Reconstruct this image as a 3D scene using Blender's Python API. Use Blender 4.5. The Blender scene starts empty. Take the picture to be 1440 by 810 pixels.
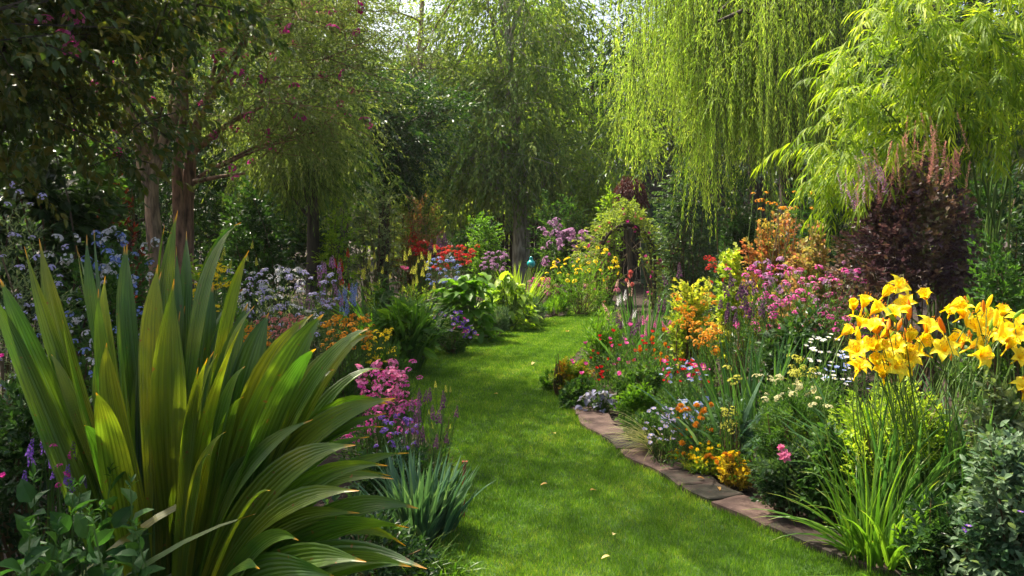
import bpy, math, random
import numpy as np
from mathutils import Vector, Matrix, Euler
rad = math.radians
S = bpy.context.scene
COL = S.collection
F, HY, CH = 1150.0, 330.0, 1.5      # focal length and horizon of a 1440 px wide frame, eye height

# ------------------------------------------------------------------ camera, sky, sun, exposure
cam = bpy.data.cameras.new('camera'); cam_o = bpy.data.objects.new('camera', cam); COL.objects.link(cam_o)
cam_o.location = (0, 0, CH); cam_o.rotation_euler = (rad(90), 0, 0)
cam.sensor_width = 36; cam.lens = F / 1440 * 36; cam.shift_y = -75 / 1440
cam.clip_start = 0.05; cam.clip_end = 500
S.camera = cam_o
SUN_AZ, SUN_EL = -52.0, 58.0         # degrees clockwise from +Y, above the horizon
w = bpy.data.worlds.new('World'); S.world = w; w.use_nodes = True
nt = w.node_tree; bg = nt.nodes['Background']
sky = nt.nodes.new('ShaderNodeTexSky'); sky.sky_type = 'NISHITA'; sky.sun_disc = False
sky.sun_elevation = rad(SUN_EL); sky.sun_rotation = rad(SUN_AZ % 360); sky.air_density = 1.0; sky.dust_density = 7.0
nt.links.new(sky.outputs[0], bg.inputs[0]); bg.inputs[1].default_value = 0.15
sl = bpy.data.lights.new('sun', 'SUN'); so = bpy.data.objects.new('sun', sl); COL.objects.link(so)
sl.energy = 5.0; sl.angle = rad(0.5); sl.color = (1.0, 0.92, 0.76)
sdir = Vector((math.sin(rad(SUN_AZ)) * math.cos(rad(SUN_EL)), math.cos(rad(SUN_AZ)) * math.cos(rad(SUN_EL)), math.sin(rad(SUN_EL))))
so.rotation_euler = sdir.to_track_quat('Z', 'Y').to_euler()
S.view_settings.view_transform = 'Standard'; S.view_settings.look = 'None'
S.view_settings.exposure = 1.28; S.view_settings.gamma = 1.0
S.render.engine = 'CYCLES'
S.cycles.max_bounces = 6; S.cycles.diffuse_bounces = 3; S.cycles.transmission_bounces = 4; S.cycles.glossy_bounces = 2
S.cycles.use_denoising = True

# ------------------------------------------------------------------ helpers
def P(px, py, d):
    return np.array([(px - 720) / F * d, d, CH - (py - HY) / F * d])
def gd(py): return CH * F / (py - HY)
def nrm(a):
    a = np.asarray(a, float); return a / np.maximum(np.linalg.norm(a, axis=-1, keepdims=True), 1e-9)
UP = np.array([0, 0, 1.0])
_seed = [7]
def RNG():
    _seed[0] += 1; return np.random.default_rng(_seed[0])

class MB:
    def __init__(s): s.V = []; s.F = []; s.A = []; s.M = []; s.n = 0
    def add(s, V, faces, v=0.5, t=0.5, u=0.5, mi=0):
        V = np.asarray(V, float).reshape(-1, 3); n = len(V)
        A = np.empty((n, 3), np.float32); A[:, 0] = v; A[:, 1] = t; A[:, 2] = u
        f = np.asarray(faces, np.int64) + s.n
        s.V.append(V); s.A.append(A); s.F.append(f); s.M.append(np.full(len(f), mi, np.int32)); s.n += n
    def inst(s, tm, pos, R, var, mi=0):
        tv, tf, tt = tm[:3]; N = len(pos); k = len(tv)
        if N == 0: return
        V = pos[:, None, :] + np.einsum('nij,kj->nki', R, tv)
        f = (tf[None] + (np.arange(N) * k)[:, None, None]).reshape(-1, tf.shape[1])
        tu = tm[3] if len(tm) > 3 else np.full(k, .5)
        s.add(V.reshape(-1, 3), f, np.repeat(var, k), np.tile(tt, N), np.tile(tu, N), mi)
    def grid(s, Pn, v, t, u=None, mi=0):
        # Pn (N, K, C, 3) strips -> quads
        N, K, C, _ = Pn.shape
        a = np.arange(K - 1)[:, None] * C + np.arange(C - 1)[None]
        q = np.stack([a, a + 1, a + C + 1, a + C], -1).reshape(-1, 4)
        f = (q[None] + (np.arange(N) * K * C)[:, None, None]).reshape(-1, 4)
        uu = 0.5 if u is None else np.broadcast_to(u, (N, K, C)).ravel()
        s.add(Pn.reshape(-1, 3), f, np.broadcast_to(np.asarray(v).reshape(-1, 1, 1), (N, K, C)).ravel(),
              np.broadcast_to(t, (N, K, C)).ravel(), uu, mi)
    def tube(s, pts, r, sides=7, v=0.5, mi=0, rough=0.0, rng=None):
        pts = np.asarray(pts, float); K = len(pts); r = np.broadcast_to(np.asarray(r, float), (K,))
        T = nrm(np.gradient(pts, axis=0)); h = np.array([0.31, -0.9, 0.2]) if abs(T[0][1]) < .8 else np.array([1.0, 0, .1])
        X = nrm(np.cross(T, h)); Y = np.cross(T, X)
        a = np.linspace(0, 2 * np.pi, sides, endpoint=False)
        rr = r[:, None] * np.ones((K, sides))
        if rng is not None: rr = rr * (1 + rough * rng.normal(size=(1, sides)) + rough * .6 * rng.normal(size=(K, sides)))
        V = pts[:, None] + rr[..., None] * (np.cos(a)[None, :, None] * X[:, None] + np.sin(a)[None, :, None] * Y[:, None])
        i = np.arange(K - 1)[:, None] * sides; j = np.arange(sides)[None]; j2 = (j + 1) % sides
        q = np.stack([i + j, i + j2, i + sides + j2, i + sides + j], -1).reshape(-1, 4)
        s.add(V.reshape(-1, 3), q, v, np.repeat(np.linspace(0, 1, K), sides), np.tile(a / 6.283, K), mi)
    def stems(s, A, B, r, bend=0.15, K=4, v=0.5, rng=None, mi=0, taper=.5):
        # thin 3-sided stems from A to B (N,3)
        A = np.asarray(A, float); B = np.asarray(B, float); N = len(A)
        if N == 0: return
        t = np.linspace(0, 1, K + 1)
        L = np.linalg.norm(B - A, axis=1)
        off = (rng.normal(size=(N, 3)) if rng is not None else np.zeros((N, 3))) * [1, 1, .2] * bend * L[:, None]
        C = A[:, None] + (B - A)[:, None] * t[None, :, None] + off[:, None] * (np.sin(np.pi * t))[None, :, None]
        D = nrm(B - A); X = nrm(np.cross(D, np.array([.3, -.9, .1]))); Y = np.cross(D, X)
        r = np.broadcast_to(np.asarray(r, float), (N,))
        rr = r[:, None] * (1 - (1 - taper) * t[None])
        V = np.empty((N, K + 1, 3, 3))
        for k in range(3):
            a = k * 2.0944
            V[:, :, k] = C + rr[..., None] * (math.cos(a) * X + math.sin(a) * Y)[:, None]
        V = np.concatenate([V, V[:, :, :1]], 2)
        vv = v if np.ndim(v) else np.full(N, v)
        s.grid(V, vv, t[None, :, None], None, mi)
    def box(s, c, size, rotz=0, v=0.5, mi=0):
        x, y, z = np.asarray(size) / 2.0
        V = np.array([[sx * x, sy * y, sz * z] for sz in (-1, 1) for sy in (-1, 1) for sx in (-1, 1)])
        cz, sn = math.cos(rotz), math.sin(rotz)
        V = V @ np.array([[cz, sn, 0], [-sn, cz, 0], [0, 0, 1]]) + np.asarray(c)
        s.add(V, [[0, 2, 3, 1], [4, 5, 7, 6], [0, 1, 5, 4], [2, 6, 7, 3], [0, 4, 6, 2], [1, 3, 7, 5]], v, mi=mi)
    def mesh(s, name, mats, off=(0, 0, 0), smooth=False):
        me = bpy.data.meshes.new(name)
        if s.n == 0: return me
        V = np.concatenate(s.V) - np.asarray(off); A = np.concatenate(s.A)
        loops = np.concatenate([f.ravel() for f in s.F]); cnt = np.concatenate([np.full(len(f), f.shape[1]) for f in s.F])
        st = np.concatenate([[0], np.cumsum(cnt)[:-1]])
        me.vertices.add(len(V)); me.vertices.foreach_set('co', V.astype(np.float32).ravel())
        me.loops.add(len(loops)); me.loops.foreach_set('vertex_index', loops.astype(np.int32))
        me.polygons.add(len(cnt)); me.polygons.foreach_set('loop_start', st.astype(np.int32)); me.polygons.foreach_set('loop_total', cnt.astype(np.int32))
        me.polygons.foreach_set('material_index', np.concatenate(s.M))
        me.polygons.foreach_set('use_smooth', np.full(len(cnt), smooth))
        for i, nm in enumerate('vtu'):
            at = me.attributes.new(nm, 'FLOAT', 'POINT'); at.data.foreach_set('value', np.ascontiguousarray(A[:, i]))
        for m in (mats if isinstance(mats, (list, tuple)) else [mats]): me.materials.append(m)
        me.update(); me.validate(clean_customdata=False)
        return me

def link(name, me, parent=None, loc=(0, 0, 0)):
    o = bpy.data.objects.new(name, me); COL.objects.link(o); o.location = loc
    if parent is not None: o.parent = parent
    return o
def tag(o, label, cat, group=None, kind=None):
    o['label'] = label
    if cat: o['category'] = cat
    if group: o['group'] = group
    if kind: o['kind'] = kind
    return o
def thing(name, label, cat, loc, group=None):
    return tag(link(name, None, None, tuple(loc)), label, cat, group)
def part(name, mb, mats, root, smooth=False):
    off = tuple(root.location) if root is not None else (0, 0, 0)
    return link(name, mb.mesh(name, mats, off, smooth), root)
def struct(name, mb, mats, smooth=False):
    o = link(name, mb.mesh(name, mats, (0, 0, 0), smooth)); o['kind'] = 'structure'; return o

# ------------------------------------------------------------------ materials
def newmat(name):
    m = bpy.data.materials.new(name); m.use_nodes = True; t = m.node_tree; t.nodes.clear()
    return m, t, t.nodes, t.links
def ramp(t, cols):
    r = t.nodes.new('ShaderNodeValToRGB'); e = r.color_ramp.elements
    while len(e) < len(cols): e.new(0.5)
    for i, c in enumerate(cols):
        e[i].position = i / (len(cols) - 1) if len(c) == 3 else c[3]
        e[i].color = (*c[:3], 1)
    return r
def attr(t, n):
    a = t.nodes.new('ShaderNodeAttribute'); a.attribute_name = n; return a.outputs['Fac']
_mc = {}
def leaf(name, cols, trans=.40, rough=.5, tip=None, tips=.8, stripes=0, spec=.28, tint=(1.25, 1.25, .55)):
    if name in _mc: return _mc[name]
    m, t, N, L = newmat(name)
    r = ramp(t, cols); L.new(attr(t, 'v'), r.inputs[0]); c = r.outputs[0]
    if stripes:
        ww = N.new('ShaderNodeMath'); ww.operation = 'MULTIPLY'; L.new(attr(t, 'u'), ww.inputs[0]); ww.inputs[1].default_value = 9.0
        cx = N.new('ShaderNodeCombineXYZ'); L.new(ww.outputs[0], cx.inputs[0])
        tt = N.new('ShaderNodeMath'); tt.operation = 'MULTIPLY'; L.new(attr(t, 't'), tt.inputs[0]); tt.inputs[1].default_value = 1.2
        L.new(tt.outputs[0], cx.inputs[1]); oi = N.new('ShaderNodeObjectInfo'); L.new(oi.outputs['Random'], cx.inputs[2])
        no = N.new('ShaderNodeTexNoise'); no.inputs['Scale'].default_value = 3.0; no.inputs['Detail'].default_value = 3; L.new(cx.outputs[0], no.inputs['Vector'])
        rr = ramp(t, [(.35, .42, .3, .35), (1, 1, 1, .62)]); L.new(no.outputs['Fac'], rr.inputs[0])
        mx = N.new('ShaderNodeMixRGB'); mx.blend_type = 'MULTIPLY'; mx.inputs[0].default_value = stripes; L.new(c, mx.inputs[1]); L.new(rr.outputs[0], mx.inputs[2]); c = mx.outputs[0]
    if name == 'palm_grass':
        tc = N.new('ShaderNodeTexCoord'); ns = N.new('ShaderNodeTexNoise'); ns.inputs['Scale'].default_value = 42; ns.inputs['Detail'].default_value = 2; L.new(tc.outputs['Object'], ns.inputs['Vector'])
        rs = ramp(t, [(0, 0, 0, .69), (1, 1, 1, .74)]); L.new(ns.outputs['Fac'], rs.inputs[0])
        mx = N.new('ShaderNodeMixRGB'); L.new(rs.outputs[0], mx.inputs[0]); L.new(c, mx.inputs[1]); mx.inputs[2].default_value = (.14, .08, .02, 1); c = mx.outputs[0]
        n3 = N.new('ShaderNodeTexNoise'); n3.inputs['Scale'].default_value = 5; L.new(tc.outputs['Object'], n3.inputs['Vector'])
        r3 = ramp(t, [(.75, .85, .8, .4), (1.5, 1.15, .9, .65)]); L.new(n3.outputs['Fac'], r3.inputs[0])
        mx = N.new('ShaderNodeMixRGB'); mx.blend_type = 'MULTIPLY'; mx.inputs[0].default_value = 1; L.new(c, mx.inputs[1]); L.new(r3.outputs[0], mx.inputs[2]); c = mx.outputs[0]
    if tip:
        mr = N.new('ShaderNodeMapRange'); mr.inputs[1].default_value = tips; mr.inputs[2].default_value = 1.0; L.new(attr(t, 't'), mr.inputs[0])
        mx = N.new('ShaderNodeMixRGB'); L.new(mr.outputs[0], mx.inputs[0]); L.new(c, mx.inputs[1]); mx.inputs[2].default_value = (*tip, 1); c = mx.outputs[0]
    b = N.new('ShaderNodeBsdfPrincipled'); L.new(c, b.inputs['Base Color']); b.inputs['Roughness'].default_value = rough
    b.inputs['Specular IOR Level'].default_value = spec
    tr = N.new('ShaderNodeBsdfTranslucent')
    mt = N.new('ShaderNodeMixRGB'); mt.blend_type = 'MULTIPLY'; mt.inputs[0].default_value = 1; L.new(c, mt.inputs[1]); mt.inputs[2].default_value = (tint[0] * 1.6, tint[1] * 1.6, tint[2] * 1.6, 1)
    L.new(mt.outputs[0], tr.inputs[0])
    ms = N.new('ShaderNodeMixShader'); ms.inputs[0].default_value = trans; L.new(b.outputs[0], ms.inputs[1]); L.new(tr.outputs[0], ms.inputs[2])
    o = N.new('ShaderNodeOutputMaterial'); L.new(ms.outputs[0], o.inputs[0])
    _mc[name] = m; return m
def petal(name, c1, c2, trans=.4):
    k = 1.0 if name == 'petal_yellow' else .68; c1 = tuple(k * q for q in c1); c2 = tuple(k * q for q in c2)
    return leaf(name, [c1, c2], trans=trans, rough=.6, spec=.25, tint=(1.0, .95, .95), stripes=.3 if name == 'petal_yellow' else 0)
def bark(name, c1, c2, scale=14, rough=.9):
    m, t, N, L = newmat(name)
    tc = N.new('ShaderNodeTexCoord'); mp = N.new('ShaderNodeMapping'); mp.inputs['Scale'].default_value = (1, 1, .22); L.new(tc.outputs['Object'], mp.inputs[0])
    no = N.new('ShaderNodeTexNoise'); no.inputs['Scale'].default_value = scale; no.inputs['Detail'].default_value = 6; L.new(mp.outputs[0], no.inputs['Vector'])
    r = ramp(t, [(*c1, .35), (*c2, .7)]); L.new(no.outputs['Fac'], r.inputs[0])
    b = N.new('ShaderNodeBsdfPrincipled'); b.inputs['Roughness'].default_value = rough; L.new(r.outputs[0], b.inputs['Base Color'])
    bp = N.new('ShaderNodeBump'); bp.inputs['Strength'].default_value = .8; bp.inputs['Distance'].default_value = .03; L.new(no.outputs['Fac'], bp.inputs['Height']); L.new(bp.outputs[0], b.inputs['Normal'])
    o = N.new('ShaderNodeOutputMaterial'); L.new(b.outputs[0], o.inputs[0]); return m
def surf(name, cols, scale=8, rough=.8, bump=.3, dist=.01, spec=.3, useattr=False, detail=6):
    m, t, N, L = newmat(name)
    tc = N.new('ShaderNodeTexCoord'); no = N.new('ShaderNodeTexNoise'); no.inputs['Scale'].default_value = scale; no.inputs['Detail'].default_value = detail
    L.new(tc.outputs['Object'], no.inputs['Vector'])
    r = ramp(t, [(*c, .3 + .4 * i / (len(cols) - 1)) for i, c in enumerate(cols)])
    if useattr:
        ad = N.new('ShaderNodeMath'); ad.operation = 'MULTIPLY_ADD'; L.new(attr(t, 'v'), ad.inputs[0]); ad.inputs[1].default_value = .45
        sc = N.new('ShaderNodeMath'); sc.operation = 'MULTIPLY_ADD'; L.new(no.outputs['Fac'], sc.inputs[0]); sc.inputs[1].default_value = .8; sc.inputs[2].default_value = -.12
        L.new(sc.outputs[0], ad.inputs[2]); L.new(ad.outputs[0], r.inputs[0])
    else: L.new(no.outputs['Fac'], r.inputs[0])
    b = N.new('ShaderNodeBsdfPrincipled'); b.inputs['Roughness'].default_value = rough; b.inputs['Specular IOR Level'].default_value = spec; L.new(r.outputs[0], b.inputs['Base Color'])
    n2 = N.new('ShaderNodeTexNoise'); n2.inputs['Scale'].default_value = scale * 5; n2.inputs['Detail'].default_value = 8; L.new(tc.outputs['Object'], n2.inputs['Vector'])
    bp = N.new('ShaderNodeBump'); bp.inputs['Strength'].default_value = bump; bp.inputs['Distance'].default_value = dist; L.new(n2.outputs['Fac'], bp.inputs['Height']); L.new(bp.outputs[0], b.inputs['Normal'])
    o = N.new('ShaderNodeOutputMaterial'); L.new(b.outputs[0], o.inputs[0]); return m

SOIL = surf('soil', [(.012, .008, .005), (.035, .022, .014), (.06, .04, .025)], 9, .95, 1.0, .03)
TURF = surf('turf', [(.02, .05, .006), (.05, .11, .012)], 14, .9, .8, .02)
STONE = surf('edging_stone', [(.022, .02, .012), (.04, .025, .019), (.07, .043, .033), (.11, .07, .055)], 5, .85, .7, .012, useattr=True)
BARKG = bark('bark_grey', (.06, .038, .024), (.46, .31, .19), 22)
BARKR = bark('bark_red', (.055, .03, .018), (.38, .21, .13), 22)
BARKP = bark('bark_pale', (.16, .13, .09), (.55, .48, .38))
BARKD = bark('bark_dark', (.02, .014, .01), (.09, .065, .045))
TIMB = bark('fence_timber', (.02, .012, .008), (.07, .042, .026), 6)
GREENP = surf('green_paint', [(.018, .05, .035), (.035, .085, .06)], 4, .45, .1)
STEM = leaf('stem_green', [(.04, .09, .015), (.10, .17, .03)], trans=.1)
STEMB = leaf('stem_brown', [(.05, .03, .015), (.14, .09, .04)], trans=.02)
GR = leaf('grass_blade', [(.035, .09, .008), (.075, .165, .012), (.14, .25, .02), (.28, .31, .06)], trans=.42, rough=.5)
MID = leaf('leaf_mid', [(.025, .07, .012), (.05, .12, .02), (.09, .17, .03)])
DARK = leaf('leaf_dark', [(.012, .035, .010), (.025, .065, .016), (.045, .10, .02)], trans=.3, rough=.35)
DEEP = leaf('leaf_deep', [(.02, .045, .018), (.04, .085, .03), (.07, .12, .04)], trans=.35, rough=.35)
OLIVE = leaf('leaf_olive', [(.07, .105, .02), (.13, .18, .035), (.21, .25, .05)], trans=.5)
LIME = leaf('leaf_lime', [(.10, .19, .015), (.18, .29, .02), (.30, .38, .04)], trans=.45)
YEL = leaf('leaf_yellow', [(.15, .24, .025), (.30, .37, .04), (.5, .46, .06)], trans=.45)
FRESH = leaf('leaf_fresh', [(.05, .13, .012), (.09, .20, .015), (.16, .28, .025)], trans=.45)
GREY = leaf('leaf_grey', [(.08, .12, .05), (.14, .19, .09), (.24, .28, .15)], trans=.42)
BLUEG = leaf('leaf_bluegreen', [(.035, .09, .045), (.07, .15, .075), (.14, .23, .12)], trans=.25, rough=.4)
SILVER = leaf('leaf_silver', [(.03, .08, .03), (.06, .12, .05), (.15, .21, .12)], trans=.25)
PURP = leaf('leaf_purple', [(.05, .028, .04), (.085, .05, .055), (.14, .095, .055), (.09, .11, .03)], trans=.32, rough=.4, tint=(1.1, .85, .75))
MAROON = leaf('leaf_maroon', [(.03, .01, .01), (.07, .018, .015), (.12, .04, .025)], trans=.25, tint=(1.3, .8, .7))
RUST = leaf('leaf_rust', [(.22, .07, .035), (.30, .14, .05), (.30, .26, .05), (.12, .17, .03)], trans=.45, tint=(1.2, 1, .7))
BRONZE = leaf('leaf_bronze', [(.03, .055, .012), (.05, .09, .018), (.13, .12, .02)], trans=.35, rough=.35)
WILLOW = leaf('leaf_willow', [(.13, .225, .025), (.24, .345, .045), (.44, .51, .11)], trans=.55, rough=.5, tint=(1.05, 1.08, .5))
BIRCH = leaf('leaf_weeping', [(.065, .13, .025), (.14, .215, .04), (.28, .34, .075)], trans=.5, spec=.25, rough=.5)
GOLDB = leaf('leaf_golden', [(.075, .14, .008), (.16, .25, .012), (.36, .42, .03)], trans=.5, spec=.2)
SMOKE = leaf('plume', [(.30, .13, .10), (.5, .26, .2)], trans=.4, tint=(1, .8, .8))
PALM = leaf('palm_grass', [(.03, .09, .014), (.07, .15, .014), (.15, .20, .015), (.32, .27, .018)], trans=.45, rough=.4, tip=(.70, .30, .02), tips=.95, stripes=.75, spec=.55)
IRIS = leaf('iris_leaf', [(.03, .09, .025), (.055, .14, .04), (.10, .2, .05)], trans=.4, rough=.38, stripes=.4)
LFRESH = leaf('strap_fresh', [(.04, .11, .012), (.08, .18, .015), (.17, .28, .03)], trans=.45, rough=.38, stripes=.4, tip=(.3, .3, .05), tips=.85)
STRAW = leaf('straw_blade', [(.15, .2, .06), (.3, .32, .12), (.45, .4, .2)], trans=.35)

C = {
 'yellow': petal('petal_yellow', (.85, .62, .01), (.9, .74, .02)), 'orange': petal('petal_orange', (.8, .28, .01), (.9, .45, .02)),
 'pink': petal('petal_pink', (.85, .06, .42), (.98, .28, .62)), 'rose': petal('petal_rose', (.8, .12, .3), (.9, .35, .55)),
 'magenta': petal('petal_magenta', (.5, .02, .22), (.7, .08, .4)), 'red': petal('petal_red', (.6, .015, .015), (.75, .06, .04)),
 'coral': petal('petal_coral', (.7, .15, .12), (.85, .4, .3)), 'lilac': petal('petal_lilac', (.42, .38, .7), (.7, .65, .85)),
 'violet': petal('petal_violet', (.14, .05, .38), (.32, .16, .62)), 'blue': petal('petal_blue', (.2, .28, .7), (.45, .55, .85)),
 'white': petal('petal_white', (.72, .72, .74), (.85, .85, .82)), 'cream': petal('petal_cream', (.65, .62, .25), (.8, .76, .42)),
 'lemon': petal('petal_lemon', (.65, .68, .05), (.8, .78, .15)), 'mauve': petal('petal_mauve', (.40, .16, .36), (.62, .35, .55)),
 'peach': petal('petal_peach', (.8, .45, .35), (.9, .65, .5)), 'plum': petal('petal_plum', (.09, .03, .09), (.22, .09, .18)),
}
# ------------------------------------------------------------------ templates (x = width, y = length, z = face)
def T_leaf(wd=.5, fold=.1, m=.42):
    V = np.array([[0, 0, 0], [-wd / 2, m, fold], [wd / 2, m, fold], [0, 1, -.05]])
    return V, np.array([[0, 2, 3], [0, 3, 1]]), np.array([0, .5, .5, 1.0])
def T_oval(wd=.5, rows=4, fold=.12, curl=.25, peak=.45, wave=0):
    V = []; t = []; u = []
    for i in range(rows + 1):
        s = i / rows; ww = wd / 2 * (math.sin(math.pi * min(1, s ** (math.log(.5) / math.log(peak)))) ** .8 if 0 < s < 1 else .03)
        for k, x in enumerate((-1, 0, 1)):
            V.append([x * ww, s, fold * abs(x) * ww * 2 - curl * s * s + wave * math.sin(9 * s + k) * abs(x)]); t.append(s); u.append(k / 2)
    f = [[i * 3 + k, i * 3 + k + 1, i * 3 + k + 4, i * 3 + k + 3] for i in range(rows) for k in range(2)]
    return np.array(V), np.array(f), np.array(t), np.array(u)
TL = T_leaf(.5); TN = T_leaf(.16, .02); TF = T_leaf(.28, .05); TR = T_leaf(.8, .1, .5)
TO = T_oval(.5, 4); TW = T_oval(.72, 4, .2, .3, .4, .03); TB = T_oval(.11, 3, .1, .35, .4); TLAN = T_oval(.3, 4, .15, .3)

def frame(d, hint, s, ws=1.0):
    y = nrm(d); x = nrm(np.cross(y, hint)); z = np.cross(x, y)
    R = np.stack([x, y, z], -1) * np.asarray(s).reshape(-1, 1, 1)
    if not np.isscalar(ws) or ws != 1.0: R[:, :, 0] *= np.asarray(ws).reshape(-1, 1)
    return R
def sprigs(mb, rng, Cn, A, L, n, ll, tm, ang=50, droop=.2, ld=.2, var=None, jit=.5, flat=False, up=1.0, t0=.05, vj=.18, mi=0):
    N = len(Cn)
    if N == 0: return
    A = nrm(A); L = np.broadcast_to(np.asarray(L, float), (N,))
    p = nrm(np.cross(A, UP + .05 * rng.normal(size=(N, 3)))); q = np.cross(A, p)
    j = np.arange(n); t = t0 + (1 - t0) * (j + .6) / n
    t = np.clip(t[None] + rng.normal(size=(N, n)) * .3 / n, 0, 1)
    pos = Cn[:, None] + A[:, None] * (L[:, None] * t)[..., None]; pos[..., 2] -= droop * L[:, None] * t ** 2
    tan = A[:, None] - np.array([0, 0, 1.0]) * (2 * droop * t)[..., None]; tan = nrm(tan)
    if flat: ph = (j % 2) * np.pi + rng.normal(size=(N, n)) * .3
    else: ph = j * 2.4 + rng.uniform(0, 6.28, (N, 1)) + rng.normal(size=(N, n)) * .3
    side = np.cos(ph)[..., None] * p[:, None] + np.sin(ph)[..., None] * q[:, None]
    aa = rad(ang) * (1 + .25 * rng.normal(size=(N, n))) * (1 - .55 * t)
    d = tan * np.cos(aa)[..., None] + side * np.sin(aa)[..., None]; d[..., 2] -= ld
    hint = up * UP + jit * rng.normal(size=(N, n, 3))
    s = ll * rng.uniform(.6, 1.15, (N, n))
    v = (rng.uniform(.15, .85, (N, 1)) if var is None else np.asarray(var).reshape(-1, 1)) + vj * rng.normal(size=(N, n))
    mb.inst(tm, pos.reshape(-1, 3), frame(d.reshape(-1, 3), hint.reshape(-1, 3), s.ravel()), np.clip(v, 0, 1).ravel(), mi)
def dirs(rng, n, zmin=-1.0):
    z = rng.uniform(zmin, 1, n); a = rng.uniform(0, 6.2832, n); r = np.sqrt(1 - z * z)
    return np.stack([r * np.cos(a), r * np.sin(a), z], 1)
def lump(rng, k=4, amp=.17):
    W = rng.normal(size=(k, 3)) * 2.6; ph = rng.uniform(0, 6.28, k)
    return lambda u: 1 + amp * np.sin(u @ W.T + ph).sum(1) / math.sqrt(k) * 1.4
def pebble(mb, c, r, rng, sides=10, v=.5, squash=.8):
    a = np.linspace(0, 2 * np.pi, sides + 1); b = np.linspace(-1.5, 1.5, 6)
    V = np.array([[[c[0] + r * math.cos(y) * math.cos(x), c[1] + r * math.cos(y) * math.sin(x), c[2] + r * squash * math.sin(y)] for x in a] for y in b])
    mb.grid(V[None], [v], np.linspace(0, 1, 6)[None, :, None])

# ---- foliage mass of one plant -------------------------------------------------
def mass(root, rng, c, r, mat, tm, ll, n, nl=8, L=.25, ang=50, droop=.1, ld=.1, up=.5, shell=.45, zmin=-.35, name='foliage', stems=30, stemmat=None, base=None, jit=.5, flat=False, amp=.17, var0=(.2, .8), floor=.03, lup=1.0):
    c = np.asarray(c, float); r = np.asarray(r, float); lf = lump(rng, amp=amp)
    u = dirs(rng, n, zmin); rho = (shell + (1 - shell) * rng.random(n) ** .55) * lf(u)
    p = c + u * r * rho[:, None]
    A = nrm(nrm(u * (1 / np.maximum(r / r.max(), .35))) + [0, 0, up] + .35 * rng.normal(size=(n, 3)))
    Ls = L * rng.uniform(.6, 1.2, n)
    st = p - A * Ls[:, None]
    ok = (st[:, 2] > floor * .5)
    st, A, Ls, p = st[ok], A[ok], Ls[ok], p[ok]
    mb = MB(); cl = lump(rng, 4, .35)
    var = np.clip(var0[0] + (var0[1] - var0[0]) * (.5 + (cl(nrm(p - c) * 1.7) - 1)) + .12 * rng.normal(size=len(p)), 0, 1)
    sprigs(mb, rng, st, A, Ls, nl, ll, tm, ang, droop, ld, var, jit, flat, lup)
    part(name, mb, mat, root)
    if stems:
        k = rng.choice(len(st), min(stems, len(st)), replace=False); ms = MB()
        b = np.array(base if base is not None else [c[0], c[1], 0.0])
        B0 = b + rng.normal(size=(len(k), 3)) * [r[0] * .12, r[1] * .12, 0]
        ms.stems(B0, st[k] + A[k] * Ls[k][:, None] * .7, .004 + .006 * r[2], .06, 5, rng.random(len(k)), rng)
        part('stem', ms, stemmat or STEMB, root)
    return lf
def heads(root, rng, name, mesh, pts, size, tilt=.5, ndir=None):
    off = np.array(root.location)
    for i, p in enumerate(pts):
        o = link(name, mesh, root, tuple(p - off))
        s = size * rng.uniform(.75, 1.2); o.scale = (s, s, s)
        if ndir is None: z = nrm(np.array([0, -.35, 1.0]) + tilt * rng.normal(size=3))
        else: z = nrm(np.asarray(ndir) + tilt * rng.normal(size=3))
        q = Vector(z).to_track_quat('Z', 'Y') @ Euler((0, 0, rng.uniform(0, 6.28))).to_quaternion()
        o.rotation_euler = q.to_euler()
def boxpts(rng, n, x0, x1, y0, y1, d, dt):
    """n flower places spread through a block of air given by its outline at distance d"""
    px = rng.uniform(x0, x1, n); py = y0 + (y1 - y0) * rng.random(n); dd = d + rng.uniform(-dt, dt, n)
    return np.stack([(px - 720) / F * d, dd, CH - (py - HY) / F * d], 1)
def domepts(rng, n, c, r, lf=None, front=.6, zmin=0.0, k=1.0):
    u = dirs(rng, n * 4, zmin); u = u[rng.random(len(u)) < np.where(u[:, 1] < .2, 1, 1 - front)][:n]
    rho = k * (lf(u) if lf else 1.0); return np.asarray(c) + u * np.asarray(r) * np.reshape(rho, (-1, 1))
def stalks(root, rng, pts, r=.004, mat=None, spread=.25, basec=None, name='stalk'):
    pts = np.asarray(pts)
    if basec is None: basec = np.array([pts[:, 0].mean(), pts[:, 1].mean(), 0])
    B = pts * [spread, spread, 0] + np.asarray(basec) * [1 - spread, 1 - spread, 0]
    B[:, 2] = 0.0
    ms = MB(); ms.stems(B, pts, r, .05, 4, rng.random(len(pts)), rng); part(name, ms, mat or STEM, root)

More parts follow.
